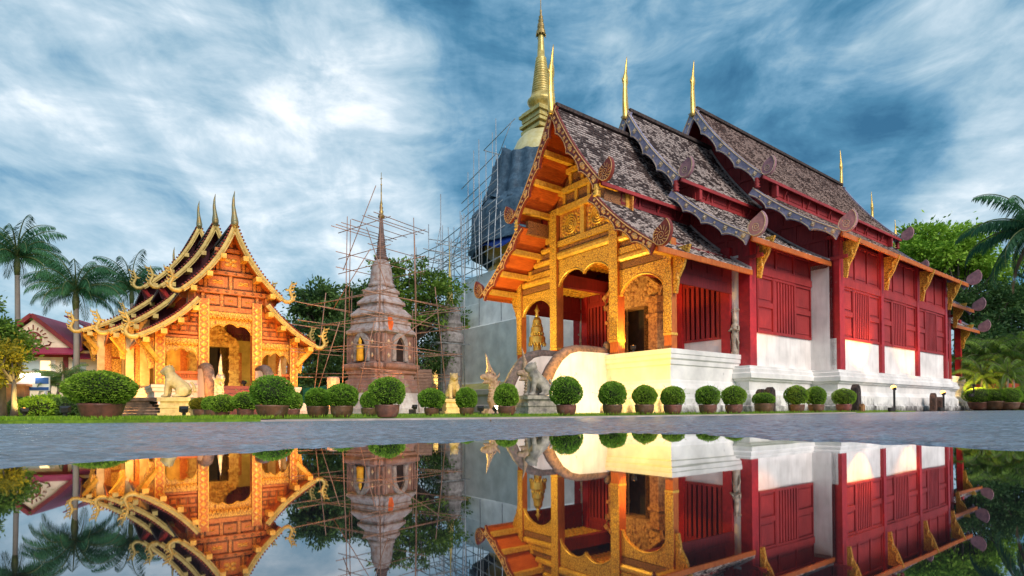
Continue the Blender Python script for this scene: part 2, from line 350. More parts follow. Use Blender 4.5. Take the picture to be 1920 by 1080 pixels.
def band(name, x0, x1, off0, off1, z, m):
    q = [x for x in xs if x0 <= x <= x1]; mb = MB()
    for a, b in zip(q, q[1:]):
        ya, yb = edge_y(a), edge_y(b)
        ya1 = off1 if off1 > 20 else ya + off1; yb1 = off1 if off1 > 20 else yb + off1
        mb.add([(a, ya + off0, z), (b, yb + off0, z), (b, yb1, z), (a, ya1, z), (a, ya + off0, -.02), (b, yb + off0, -.02)], [(0, 1, 2, 3), (4, 5, 1, 0)])
    return struct(mb.build(name, m))
band('lawn', -60, -4.4, 0.0, 90, .045, LAWN)
band('lawn', -4.4, 22, 0.62, 90, .040, LAWN)
band('pavement', -4.4, 14, 0.0, .62, .030, PAVE)
band('lawn', 36, 140, 0.0, 140, .045, LAWN)
# grass blades on the verge
P = []
for i in range(9000):
    if i < 5200: x = random.uniform(-11, -4.4); o = random.random() ** 1.6 * 3.0
    else: x = random.uniform(-4.4, 20); o = .62 + random.random() ** 1.5 * 2.2
    P.append((x, edge_y(x) + o, .04))
P = np.array(P); D = np.tile(np.array([[0, 0, 1.0]]), (len(P), 1))
V, F = leaves(P, D, .075, .16, .6)
GRASSB = leafmat('grass_blade', (.10, .22, .012), (.30, .46, .03))
struct(npmesh('grass', V, F, GRASSB, None, RNG.random(len(F))), True)

# puddle: water lying on the road in front of the camera
pf = [(0, 877), (120, 871), (240, 862), (350, 855), (480, 847), (600, 840), (750, 831), (950, 822), (1060, 815), (1160, 812.5), (1260, 813.5), (1360, 818), (1460, 823), (1580, 827), (1710, 832), (1810, 838), (1920, 846)]
far = []
for x, y in pf:
    d = 1060 * .132 / (y - (769 - .0049 * (x - 960))); far.append(((x - 960) / 1060 * d, d))
far = [(-7, .1), (-3.0, .85)] + far + [(2.8, 1.0), (7, .2)]
def vnoise(X, Y, cell, seed):
    rg = np.random.default_rng(seed); G = rg.random((256, 256)); u = X / cell; v = Y / cell; a = np.floor(u).astype(int); b = np.floor(v).astype(int); fu = u - a; fv = v - b
    fu = fu * fu * (3 - 2 * fu); fv = fv * fv * (3 - 2 * fv); g_ = lambda p, q: G[p % 256, q % 256]
    return (g_(a, b) * (1 - fu) + g_(a + 1, b) * fu) * (1 - fv) + (g_(a, b + 1) * (1 - fu) + g_(a + 1, b + 1) * fu) * fv - .5
gx = np.linspace(PX0, PX1, 640); gy_ = [PY0, -1.5, 0, .5, .9]
while gy_[-1] < PY1 - .02: gy_.append(min(PY1, gy_[-1] + max(.016, .0085 * max(gy_[-1], 0))))
gy_ = np.array(gy_); GX, GY = np.meshgrid(gx, gy_)
fx_ = np.interp(gx, [p[0] for p in far], [p[1] for p in far]); S = GY - fx_[None, :]
Hh = .0085 * vnoise(GX, GY, .05, 1) + .011 * vnoise(GX, GY, .12, 2) + .008 * vnoise(GX, GY, .34, 3) + .008 * vnoise(GX, GY, 1.1, 4)
swell = np.clip((GY - 4.2) / 4.2, 0, 1); swell = .05 * (1 - swell * swell * (3 - 2 * swell))      # the road is crowned: it stands higher round the puddle
basin = np.clip(S * .045, -.03, .012)
side = np.minimum(np.minimum(GX - PX0, PX1 - GX), np.minimum(GY - PY0, PY1 - GY)); k_ = np.clip(side / .5, 0, 1)
Z = (basin + Hh + swell) * k_
Vv = np.stack([GX, GY, Z], -1).reshape(-1, 3); nx, ny = len(gx), len(gy_)
ii = (np.arange(ny - 1)[:, None] * nx + np.arange(nx - 1)[None, :]).ravel()
rp = npmesh('road', Vv, np.stack([ii, ii + 1, ii + nx + 1, ii + nx], 1), ASPH); rp.data.polygons.foreach_set('use_smooth', [True] * len(rp.data.polygons)); struct(rp)
outl = [(-6.6, -2.6), (6.6, -2.6), (6.6, .6)] + [(x, y + .35) for x, y in far[::-1] if -6 < x < 6] + [(-6.6, .6)]
WATER = bpy.data.materials.new('puddle_water'); WATER.use_nodes = True
t = WATER.node_tree; t.nodes.clear()
out = t.nodes.new('ShaderNodeOutputMaterial'); gl = t.nodes.new('ShaderNodeBsdfGlossy'); gl.inputs['Roughness'].default_value = .018; gl.inputs[0].default_value = (.87, .89, .93, 1)
df = t.nodes.new('ShaderNodeBsdfDiffuse'); df.inputs[0].default_value = (.012, .013, .016, 1)
fr = t.nodes.new('ShaderNodeFresnel'); fr.inputs[0].default_value = 1.9
mr = t.nodes.new('ShaderNodeMapRange'); t.links.new(fr.outputs[0], mr.inputs[0]); mr.inputs[1].default_value = .1; mr.inputs[2].default_value = .75; mr.inputs[3].default_value = .25; mr.inputs[4].default_value = 1.0
mx = t.nodes.new('ShaderNodeMixShader'); t.links.new(mr.outputs[0], mx.inputs[0]); t.links.new(df.outputs[0], mx.inputs[1]); t.links.new(gl.outputs[0], mx.inputs[2])
co = t.nodes.new('ShaderNodeTexCoord'); nz = t.nodes.new('ShaderNodeTexNoise'); nz.inputs['Scale'].default_value = 2.2; nz.inputs['Detail'].default_value = 2; t.links.new(co.outputs['Object'], nz.inputs['Vector'])
bp = t.nodes.new('ShaderNodeBump'); bp.inputs['Strength'].default_value = .08; bp.inputs['Distance'].default_value = .004; t.links.new(nz.outputs[0], bp.inputs['Height'])
t.links.new(bp.outputs[0], gl.inputs['Normal']); t.links.new(mx.outputs[0], out.inputs[0])
g = MB(); g.add([(x, y, .0485) for x, y in outl], [tuple(range(len(outl)))])
struct(g.build('puddle', WATER))

# ------------------------------------------------------------------ roof helpers
def bez(p0, p2, sag, n=14):
    p0 = Vector((p0[0], p0[1])); p2 = Vector((p2[0], p2[1])); d = p2 - p0; nrm = Vector((d.y, -d.x)).normalized()
    if nrm.y > 0: nrm = -nrm
    c = (p0 + p2) / 2 + nrm * d.length * sag * 2
    return [tuple((1 - t) ** 2 * p0 + 2 * t * (1 - t) * c + t * t * p2) for t in [i / (n - 1) for i in range(n)]]
def at_x(pf, x):          # height of the profile at |x|
    x = abs(x)
    for (a, b), (c, d) in zip(pf, pf[1:]):
        if a <= x <= c: return b + (d - b) * (x - a) / max(c - a, 1e-6)
    return pf[0][1] if x < pf[0][0] else pf[-1][1]
def at_z(pf, z):          # |x| of the profile at height z
    for (a, b), (c, d) in zip(pf, pf[1:]):
        if d <= z <= b: return a + (c - a) * (b - z) / max(b - d, 1e-6)
    return pf[0][0] if z > pf[0][1] else pf[-1][0]
def shingles(name, pf, sgn, y0, y1, m, parent, rowl=.175, tw=.17):
    P = [Vector((a * sgn, 0, b)) for a, b in pf]
    L = [0]
    for a, b in zip(P, P[1:]): L.append(L[-1] + (b - a).length)
    T = L[-1]; nr = max(3, int(T / rowl)); nc = max(2, int((y1 - y0) / tw))
    def pos(s):
        s = min(max(s, 0), T)
        for i in range(len(P) - 1):
            if s <= L[i + 1] + 1e-9:
                return P[i].lerp(P[i + 1], (s - L[i]) / max(L[i + 1] - L[i], 1e-6)), (P[i + 1] - P[i]).normalized()
        return P[-1], (P[-1] - P[-2]).normalized()
    V = []; F = []; Rn = []; k = 0
    for r in range(nr):
        s0 = T * r / nr; s1 = T * (r + 1) / nr + .03
        a, d = pos(s0); b, d2 = pos(s1)
        if s1 > T: b = b + d2 * .03
        n = Vector((-d.z, 0, d.x)); n = n if n.z > 0 else -n
        off = .5 * (r % 2)
        for c in range(nc + 1):
            ya = y0 + (c - off) * (y1 - y0) / nc; yb = ya + (y1 - y0) / nc
            ya = max(ya, y0); yb = min(yb, y1)
            if yb - ya < .02: continue
            li = random.uniform(.03, .055); j = random.uniform(-.012, .012); dd = d2 * j
            u0 = a + n * .005; u1 = b + n * li + dd; u2 = b + n * (li - .045) + dd
            V += [(u0.x, ya, u0.z), (u0.x, yb, u0.z), (u1.x, yb - .006, u1.z), (u1.x, ya + .006, u1.z), (u2.x, yb - .006, u2.z), (u2.x, ya + .006, u2.z)]
            # upper face, then a paler band along the lower edge
            m0 = u1 - (u1 - u0) * .36
            V += [(m0.x, yb - .003, m0.z), (m0.x, ya + .003, m0.z)]
            q = random.random()
            F += [(k, k + 1, k + 6, k + 7), (k + 7, k + 6, k + 2, k + 3), (k + 3, k + 2, k + 4, k + 5)]; Rn += [q, q * .98 + 1.01, q * .98 + 1.01]; k += 8
    return npmesh(name, V, F, m, parent, Rn)
def underside(name, pf, sgn, y0, y1, drop, m, parent, th=.06):
    mb = MB()
    for (a, b), (c, d) in zip(pf, pf[1:]):
        A = (a * sgn, b - drop); C = (c * sgn, d - drop)
        vs = [(A[0], y0, A[1]), (A[0], y1, A[1]), (C[0], y1, C[1]), (C[0], y0, C[1]), (A[0], y0, A[1] - th), (A[0], y1, A[1] - th), (C[0], y1, C[1] - th), (C[0], y0, C[1] - th)]
        mb.add(vs, [(0, 1, 2, 3), (4, 7, 6, 5), (0, 3, 7, 4), (1, 5, 6, 2), (2, 6, 7, 3), (0, 4, 5, 1)])
    return mb.build(name, m, parent)
def offset_curve(pts, d):         # shift a 2-D polyline to its lower side
    o = []
    for i, p in enumerate(pts):
        a = Vector(pts[max(i - 1, 0)]); b = Vector(pts[min(i + 1, len(pts) - 1)]); t = (b - a).normalized(); n = Vector((t.y, -t.x))
        if n.y > 0: n = -n
        dd = d[i] if hasattr(d, '__len__') else d
        o.append((p[0] + n.x * dd, p[1] + n.y * dd))
    return o
def resample(pf, n):
    P = [Vector(p) for p in pf]; L = [0]
    for a, b in zip(P, P[1:]): L.append(L[-1] + (b - a).length)
    o = []
    for i in range(n):
        s = L[-1] * i / (n - 1); k = 0
        while k < len(L) - 2 and s > L[k + 1]: k += 1
        o.append(tuple(P[k].lerp(P[k + 1], (s - L[k]) / max(L[k + 1] - L[k], 1e-6))))
    return o
def scalloped_board(name, pf, sgn, y, wd, ncusp, mats, parent, th=.12, up=.10, rosettes=True, front=-1):
    """carved bargeboard with a scalloped lower edge; mats = (board, relief)"""
    n = ncusp * 10 + 1; top = resample(pf, n); top = offset_curve(top, -up)
    low = []
    for i in range(n):
        ph = (i / 10.0) % 1.0; a = abs(math.sin(math.pi * ph)) ** .6
        low.append(wd * (1.06 - .34 * a))
    low[0] = wd * .9
    bot = offset_curve(top, low)
    mb = MB(); X = lambda p, yy: (p[0] * sgn, yy, p[1])
    ya, yb = y - th / 2, y + th / 2
    for i in range(n - 1):
        vs = [X(top[i], ya), X(top[i + 1], ya), X(bot[i + 1], ya), X(bot[i], ya), X(top[i], yb), X(top[i + 1], yb), X(bot[i + 1], yb), X(bot[i], yb)]
        mb.add(vs, [(0, 1, 2, 3), (7, 6, 5, 4), (0, 4, 5, 1), (3, 2, 6, 7)] + ([(0, 3, 7, 4)] if i == 0 else []) + ([(1, 5, 6, 2)] if i == n - 2 else []))
    yf = y + front * (th / 2 + .012)
    e1 = offset_curve(top, .05); mb.tube([X(p, yf) for p in e1], .026, 5, 1)
    e2 = offset_curve(top, [max(q - .045, .05) for q in low]); mb.tube([X(p, yf) for p in e2], .02, 5, 1)
    if rosettes:
        mid = offset_curve(top, wd * .42)
        k = ncusp * 2
        for j in range(1, k + 1):
            i = min(int(j * (n - 1) / k), n - 3); p = mid[i]; big = (j % 2 == 0); r = wd * (.25 if big else .14)
            t = (Vector(mid[min(i + 1, n - 1)]) - Vector(mid[i - 1])).normalized(); s = Vector((t.y, -t.x))
            c = Vector(p)
            vs = [X(c + t * r, yf), X(c + s * r, yf), X(c - t * r, yf), X(c - s * r, yf), X(c, yf + front * .07)]
            mb.add(vs, [(0, 1, 4), (1, 2, 4), (2, 3, 4), (3, 0, 4)], 1)
            for q in ((t + s), (t - s), (-t + s), (-t - s)):
                mb.ell(X(c + q * r * .52, yf), (r * .3, .04, r * .3), 6, 4, 1)
        if rosettes == 'dense':                      # running scroll of leaves between the rosettes
            for i in range(3, n - 2, 2):
                p = Vector(mid[i]); q = Vector(offset_curve(mid, .10 * wd * math.sin(i * 1.3))[i]) 
                mb.ell(X(q, yf), (.085 * wd * 2, .03, .06 * wd * 2), 6, 4, 1)
    o = mb.build(name, list(mats), parent)
    return o, top, bot
def scroll(parent, c, sgn, y, r, mats, th=.16, front=-1, rays=False):
    """leaf shaped volute at the foot of a bargeboard"""
    mb = MB(); pts = []
    for i in range(30):
        a = R(-205 + 300 * i / 29); rr = r * (.92 if i < 20 else .92 + .62 * ((i - 20) / 9) ** 1.7)
        pts.append((math.cos(a) * rr, math.sin(a) * rr * 1.02))
    # rotate so that the pointed tip is up and outward
    pts = [(x * math.cos(R(-28)) - z * math.sin(R(-28)), x * math.sin(R(-28)) + z * math.cos(R(-28))) for x, z in pts]
    fn = lambda a, b, s: (c[0] * sgn + a * sgn, y + (th / 2 if s else -th / 2), c[1] + b)
    mb.prism(pts, fn, 0)
    yf = y + front * (th / 2 + .01)
    mb.tube([fn(a * .94, b * .94, 0)[:1] + (yf,) + fn(a * .94, b * .94, 0)[2:] for a, b in pts], r * .045, 5, 1)
    sp = []
    for i in range(34):
        a = i * .36; rr = r * (.05 + .42 * i / 33); sp.append((c[0] * sgn + math.cos(a) * rr * sgn, yf, c[1] + math.sin(a) * rr))
    mb.tube(sp, r * .032, 5, 1)
    if rays:
        for k in range(14):
            a = 2 * math.pi * k / 14
            mb.tube([(c[0] * sgn + math.cos(a) * r * .5, yf, c[1] + math.sin(a) * r * .5), (c[0] * sgn + math.cos(a + .25) * r * .9, yf, c[1] + math.sin(a + .25) * r * .9)], r * .035, 4, 1)
    return mb.build('scroll', list(mats), parent)
def moulded(name, x0, x1, y0, y1, prof, m, parent, mb=None):
    own = mb is None; mb = mb or MB(); n = len(prof); vs = []
    for o, z in prof: vs += [(x0 - o, y0 - o, z), (x1 + o, y0 - o, z), (x1 + o, y1 + o, z), (x0 - o, y1 + o, z)]
    fs = [(i * 4 + j, i * 4 + (j + 1) % 4, (i + 1) * 4 + (j + 1) % 4, (i + 1) * 4 + j) for i in range(n - 1) for j in range(4)]
    fs += [(3, 2, 1, 0), tuple(range((n - 1) * 4, n * 4))]
    mb.add(vs, fs)
    return mb.build(name, m, parent) if own else None
def chofa(parent, x, y, z, h, m, lean=-.12):
    """tall gilded roof finial: tapering blade with a beaked knob and small barbs"""
    mb = MB(); P = []; Rr = []
    for i in range(22):
        t = i / 21
        P.append((x, y + lean * h * (math.sin(t * math.pi * 1.15) * .30 - t * .10), z - .45 + t * (h + .45)))
        r = .21 * (1 - t) ** .75 * (h / 2.6) + .012
        if .55 < t < .68: r *= 1.45
        Rr.append(r)
    mb.tube(P, Rr, 8, 0, (.55, 1.0), up=(0, 1, 0))
    b = P[12]; mb.tube([b, (b[0], b[1] - .13 * h / 2.6, b[2] + .04), (b[0], b[1] - .23 * h / 2.6, b[2] + .16 * h / 2.6)], [.11 * h / 2.6, .07 * h / 2.6, .012], 6)
    for i in range(2, 12):
        p = P[i]; mb.tube([(p[0], p[1] + Rr[i] * .7, p[2]), (p[0], p[1] + Rr[i] * .9 + .07 * h / 2.6, p[2] + .08 * h / 2.6)], [.035, .006], 4)
    return mb.build('ridge_finial', m, parent, True)

# ------------------------------------------------------------------ the large red and white temple hall
hall = thing('temple_hall', 'large red and white temple hall with three stepped shingle roofs and a gilded porch', 'temple', (3.09, 26.04, 0), R(-52.97))
M_END = 36.4                                             # length of the symmetrical plan: y and M_END - y
T1 = dict(zr=13.8, up=bez((0, 13.8), (2.85, 9.50), .035), lo=bez((2.45, 9.05), (5.65, 6.22), .035), y0=-1.5, y1=4.95)
T2 = dict(zr=15.1, up=bez((0, 15.1), (3.1, 10.75), .035), lo=bez((2.7, 10.25), (6.5, 7.25), .035), y0=3.4, y1=10.5)
T3 = dict(zr=17.0, up=bez((0, 17.0), (3.9, 12.0), .035), lo=bez((3.45, 11.4), (7.6, 8.2), .035), y0=9.0, y1=M_END - 9.0)
def roof_tier(T, mats, front=True, rear=False, sm=SHING, soffit=REDD, dense=False, finial_m=GOLDM, soffit_y1=None):
    y0, y1 = T['y0'], T['y1']
    for s in (1, -1):
        shingles('upper_roof_slope', T['up'], s, y0 + .05, y1, sm, hall)
        shingles('lower_roof_slope', T['lo'], s, y0 + .05, y1, sm, hall)
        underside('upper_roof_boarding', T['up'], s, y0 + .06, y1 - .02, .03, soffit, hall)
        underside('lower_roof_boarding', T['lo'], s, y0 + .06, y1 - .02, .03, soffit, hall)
        eo = MB()
        e = T['lo'][-1]; eo.box(*sorted((s * (e[0] - .02), s * (e[0] + .06))), y0 + .08, y1, e[1] - .22, e[1] - .01); eo.build('eave_board', ORNR, hall)
        eo = MB(); e = T['up'][-1]; eo.box(*sorted((s * (e[0] - .02), s * (e[0] + .05))), y0 + .08, y1, e[1] - .16, e[1] - .01); eo.build('eave_board', REDW, hall)
        ver = []
        if front: ver.append((y0, -1))
        if rear: ver.append((y1, 1))
        for y, fr in ver:
            o, top, bot = scalloped_board('bargeboard', T['up'], s, y, .54, 4, mats, hall, rosettes='dense' if dense else True, front=fr)
            u = T['up'][-1]; scroll(o, (u[0] + .36, u[1] + .22), s, y, .38, (mats[2], mats[1]), front=fr, rays=dense)
            o, top, bot = scalloped_board('bargeboard', T['lo'], s, y, .48, 4, mats, hall, rosettes='dense' if dense else True, front=fr)
            u = T['lo'][-1]; scroll(o, (u[0] + .30, u[1] + .26), s, y, .40, (mats[2], mats[1]), front=fr, rays=dense)
            # turned baluster closing the gap between the two boards
            mb = MB(); a = T['lo'][0]; b = T['up'][-1]
            mb.lathe([(.10, 0), (.16, .06), (.08, .12), (.15, .2), (.08, .27), (.15, .34), (.09, .42), (.12, .5)], (s * (a[0] + .22), y, b[1] - .62), 10)
            mb.build('turned_block', GOLDP if dense else REDW, hall, True)
    for s in (1, -1):                        # pale mortar along the junction with the next gable
        for key in ('up', 'lo'):
            if front and not rear: mb = MB(); mb.tube([(s * a, y1 - .06, b + .07) for a, b in T[key]], .075, 6); mb.build('mortar_verge', MORT, hall)
    mb = MB(); mb.bar((0, y0 + .1, T['zr'] + .06), (0, y1, T['zr'] + .06), .34, .16); mb.build('ridge_cap', STONED, hall)
    if front: chofa(hall, 0, y0 - .02, T['zr'] + .05, 2.75, finial_m)
    if rear: chofa(hall, 0, y1 + .02, T['zr'] + .05, 2.75, finial_m, .12)
MORT = mat('pale_mortar', (.50, .40, .38), (.36, .28, .27), 'noise', 4, .8, .3)
BARGE_RED = mat('red_barge_ground', (.24, .04, .025), (.16, .025, .02), 'noise', 5, .5, .2)
BARGE_CREAM = mat('orange_cream_relief', (.62, .36, .17), (.45, .22, .09), 'noise', 8, .55, .3)
SCROLLR = mat('rose_slate_volute', (.44, .22, .24), (.30, .15, .18), 'noise', 5, .5, .2)
roof_tier(T1, (BARGE_RED, BARGE_CREAM, BARGE_RED), dense=True, soffit=ORNG)
roof_tier(T2, (SLATE, CREAM, SCROLLR))
roof_tier(T3, (SLATE, CREAM, SCROLLR), rear=True, sm=SHINR)
T2r = dict(T2, y0=M_END - T2['y1'], y1=M_END - T2['y0']); T1r = dict(T1, y0=M_END - T1['y1'], y1=M_END - T1['y0'])
roof_tier(T2r, (SLATE, CREAM, SCROLLR), front=False, rear=True)
roof_tier(T1r, (SLATE, CREAM, SCROLLR), front=False, rear=True)

# plinths
porch_prof = [(.45, 0), (.42, .33), (.34, .36), (.34, .60), (.26, .66), (.22, .78), (.22, 1.0), (.12, 1.12), (.06, 1.22), (.03, 1.32), (0, 1.36), (0, 1.93), (.05, 1.97), (.05, 2.14), (.11, 2.20), (.11, 2.36), (.14, 2.38), (.14, 2.57)]
moulded('porch_plinth', -5.0, 5.0, .14, 4.95, porch_prof, WHITE, hall)
moulded('porch_plinth', -5.0, 5.0, M_END - 4.95, M_END - .14, porch_prof, WHITE, hall)
body_prof = [(.36, 0), (.36, .30), (.28, .34), (.28, .78), (.20, .86), (.12, 1.0), (.12, 1.36), (.22, 1.42), (.24, 1.48), (.34, 1.52), (.34, 1.72), (.27, 1.78), (.27, 1.92), (.20, 1.96), (.20, 2.06)]
moulded('nave_plinth', -5.55, 5.55, 4.75, M_END - 4.75, body_prof, WHITE, hall)
moulded('nave_plinth', -6.76, 6.76, 10.35, M_END - 10.35, [(o, z - .03 if z > 1 else z) for o, z in body_prof], WHITE, hall)

# porch columns
for yy, fl in ((.42, 1), (M_END - .42, 0)):
    for x, ww, zt in ((-4.8, .36, 7.0), (-1.98, .46, 9.9), (1.98, .46, 9.9), (4.8, .36, 7.0)):
        mb = MB(); mb.box(x - ww / 2, x + ww / 2, yy - ww / 2 + .02, yy + ww / 2, 2.57, zt, 1)
        if fl:                                    # carved gilded facing on the street side, with plain foot
            mb.box(x - ww / 2 - .01, x + ww / 2 + .01, yy - ww / 2 - .012, yy - ww / 2 + .03, 3.25, zt, 0)
            for k in range(int((zt - 3.3) / .33)):
                z = 3.35 + k * .33; mb.ell((x, yy - ww / 2 - .012, z), (ww * .34, .02, .13), 8, 4, 0)
            mb.box(x - ww / 2 - .02, x + ww / 2 + .02, yy - ww / 2 - .02, yy + ww / 2 + .02, 3.12, 3.22, 2)
        mb.build('porch_column', [GOLD, ORNR if fl else REDC, GOLDP], hall)
def arch_panel(name, x0, x1, y, ztop, zspring, rise, cusps, m, th=.14):
    mb = MB(); n = 41; low = []
    for i in range(n):
        t = i / (n - 1)
        if cusps == 1: h = (math.sin(math.pi * min(max((t - .03) / .94, 0), 1))) ** .55
        elif cusps == 2:
            q = (t * 2) % 1 if t < 1 else 1.0
            h = (math.sin(math.pi * q)) ** .6 * .55 + .42 * math.sin(math.pi * t) ** .7
        else:
            q = (t * 3) % 1 if t < 1 else 1.0
            h = abs(math.sin(math.pi * q)) ** .7 * .3 + .7 * math.sin(math.pi * t) ** .6
        low.append((x0 + (x1 - x0) * t, zspring + rise * h))
    for (a, b), (c, d) in zip(low, low[1:]):
        vs = [(a, y - th / 2, b), (c, y - th / 2, d), (c, y - th / 2, ztop), (a, y - th / 2, ztop), (a, y + th / 2, b), (c, y + th / 2, d), (c, y + th / 2, ztop), (a, y + th / 2, ztop)]
        mb.add(vs, [(0, 1, 2, 3), (7, 6, 5, 4), (0, 4, 5, 1), (3, 2, 6, 7)])
    mb.tube([(a, y - th / 2 - .01, b + .02) for a, b in low], .035, 5, 1)
    return mb.build(name, [m, GOLDP], hall if name else None)
def hall_arch(parent, *a):
    o = arch_panel(*a); o.parent = parent; return o
hall_arch(hall, 'arch_panel', -1.75, 1.75, .42, 7.50, 6.2, .75, 2, GOLD)
hall_arch(hall, 'arch_panel', 2.21, 4.62, .42, 6.22, 5.1, .72, 1, GOLD)
hall_arch(hall, 'arch_panel', -4.62, -2.21, .42, 6.22, 5.1, .72, 1, GOLD)
def beam(x0, x1, y, z0, z1, d, m, name='carved_beam', conv=False, parent=None):
    mb = MB()
    if conv:                                   # rounded, swelling moulding
        pr = [(-d / 2, z0), (-d / 2 - .07, z0 + (z1 - z0) * .3), (-d / 2 - .07, z0 + (z1 - z0) * .7), (-d / 2, z1), (d / 2, z1), (d / 2, z0)]
        mb.prism(pr, lambda a, b, s: (x1 if s else x0, y + a, b))
    else: mb.box(x0, x1, y - d / 2, y + d / 2, z0, z1)
    return mb.build(name, m, parent or hall)
up, lo = T1['up'], T1['lo']
gy = .42
# side bays: stacked mouldings stepping up under the slope
for s in (1, -1):
    for z0, z1, m, d, cv in ((6.26, 6.54, CARD, .12, 0), (6.57, 6.88, GOLDP, .26, 1), (6.90, 7.16, GOLD, .30, 0), (7.2, 7.42, CARD, .12, 0), (7.45, 7.72, GOLDP, .28, 1), (7.76, 8.02, CARD, .12, 0), (8.05, 8.3, GOLDP, .28, 1), (8.34, 8.62, CARD, .12, 0), (8.65, 8.85, GOLDP, .24, 0)):
        xe = min(4.6 if z0 < 6.9 else 9, at_z(lo, z1) - .22)
        if xe > 2.4:
            a, b = (2.21, xe) if s > 0 else (-xe, -2.21)
            beam(a, b, gy, z0, z1, d, m, 'carved_beam' if m != CARD else 'relief_panel', cv)
    for xk, zk0 in ((3.9, 7.16), (3.2, 7.72)):
        zt = at_x(lo, xk + .1) - .25
        mb = MB(); mb.box(s * xk - .11, s * xk + .11, gy - .16, gy + .1, zk0, max(zt, zk0 + .2)); mb.build('gable_post', GOLDP, hall)
# centre bay
for z0, z1, m, d, cv in ((7.53, 7.9, GOLDP, .26, 1), (7.93, 8.12, CARD, .12, 0), (8.15, 8.42, GOLD, .3, 0)):
    beam(-1.75, 1.75, gy, z0, z1, d, m, 'carved_beam' if m != CARD else 'relief_panel', cv)
for s in (1, -1):                               # square flower panels
    mb = MB(); c = s * .9
    mb.box(c - .78, c + .78, gy - .02, gy + .05, 8.42, 9.72, 1)
    n = 18
    for k in range(20):
        a = 2 * math.pi * k / 20; 
        mb.ell((c + .56 * math.cos(a) * (1.12 if k % 5 in (2, 3) else 1), gy - .03, 9.06 + .52 * math.sin(a) * (1.12 if k % 5 in (2, 3) else 1)), (.075, .06, .075), 6, 4, 0)
    for rr, q in ((.40, .05), (.28, .04), (.15, .05)):
        mb.tube([(c + rr * math.cos(2 * math.pi * i / n), gy - .04, 9.06 + rr * math.sin(2 * math.pi * i / n)) for i in range(n + 1)], q, 5, 0)
    mb.ell((c, gy - .04, 9.06), (.09, .08, .09), 8, 5, 0)
    mb.build('flower_panel', [GOLDP, CARV], hall)
mb = MB(); mb.box(-.13, .13, gy - .16, gy + .05, 8.42, 9.72); mb.build('gable_post', GOLDP, hall)
for s in (1, -1):
    mb = MB(); mb.box(s * 2.45 - .22, s * 2.45 + .22, gy - .12, gy + .1, 8.5, 9.7); mb.build('gable_post', GOLDP, hall)
for z0, z1, ext in ((9.72, 10.02, 0), (10.62, 10.88, 0), (11.5, 11.72, 0), (12.3, 12.48, 0)):
    xe = at_z(up, z1) - .12; beam(-xe, xe, gy - .04, z0, z1, .34, GOLDP)
mb = MB()                                       # boarding behind the gable carving
prof = [(a, b - .2) for a, b in resample(up, 12)]
poly = [(-a, b) for a, b in prof[::-1]] + prof[1:] + [(2.8, 8.45), (-2.8, 8.45)]
mb.prism(poly, lambda a, b, s: (a, gy + (.16 if s else .08), b)); 
lp = [(a, b - .2) for a, b in resample(lo, 12)]
for s in (1, -1):
    poly = [(s * a, b) for a, b in lp if a > 2.2] + [(s * 4.9, 6.2), (s * 2.2, 6.2)]
    mb.prism(poly, lambda a, b, q: (a, gy + (.16 if q else .08), b))
mb.build('gable_wall', CARV, hall)
for z0, z1, xs_ in ((10.04, 10.6, (-1.25, -.42, .42, 1.25)), (10.9, 11.48, (-.8, 0, .8)), (11.74, 12.28, (-.35, .35))):
    for a, b in zip(xs_, xs_[1:]):
        mb = MB(); mb.box(a + .1, b - .1, gy - .06, gy + .08, z0 + .04, z1 - .03); mb.build('relief_panel', CARD, hall)
    for a in xs_:
        mb = MB(); mb.box(a - .09, a + .09, gy - .14, gy + .08, z0, z1); mb.build('gable_post', GOLDP, hall)
# purlin ends carrying the overhang
for pfile, zz in ((up, (12.2, 11.1, 10.0)), (lo, (8.2, 7.3, 6.55))):
    for z in zz:
        for s in (1, -1):
            x = at_z(pfile, z) * s; mb = MB()
            mb.box(x - .13 - s * .12, x + .13 - s * .12, -1.42, gy + .1, z - .36, z - .12); mb.build('purlin', GOLDP, hall)
# framed panel filling between the two roofs, left and right of the gable
for s in (1, -1):
    mb = MB(); mb.box(*sorted((s * 2.42, s * 2.62)), -1.0, gy, 8.75, 9.4); mb.build('relief_panel', CARD, hall)
# golden eave brackets
def eave_bracket(x, y, z, s, wd=.95, h=1.75):
    mb = MB(); p = [(0, 0), (wd, 0), (wd * .93, -.16), (wd * .62, -h * .45), (wd * .34, -h * .66), (wd * .2, -h), (0, -h * .98)]
    mb.prism(p, lambda a, b, q: (x + s * a, y + (.06 if q else -.06), z + b))
    mb.tube([(x + s * a, y - .065, z + b) for a, b in [(wd * .85, -.12), (wd * .5, -.35), (wd * .55, -h * .4), (wd * .25, -h * .5), (wd * .3, -h * .7), (wd * .1, -h * .8)]], .05, 5)
    mb.build('eave_bracket', GOLD, hall)
for s in (1, -1):
    eave_bracket(s * 4.98, .42, 6.55, s, .8, 1.8)
    eave_bracket(s * 4.98, M_END - .42, 6.55, s, .8, 1.8)
    eave_bracket(s * 5.79, 5.2, 7.55, s, .8, 1.7); eave_bracket(s * 5.79, M_END - 5.2, 7.55, s, .8, 1.7)
    for y in (10.75, 15.6, M_END - 15.6, M_END - 10.75): eave_bracket(s * 7.0, y, 8.15, s, .75, 1.75)

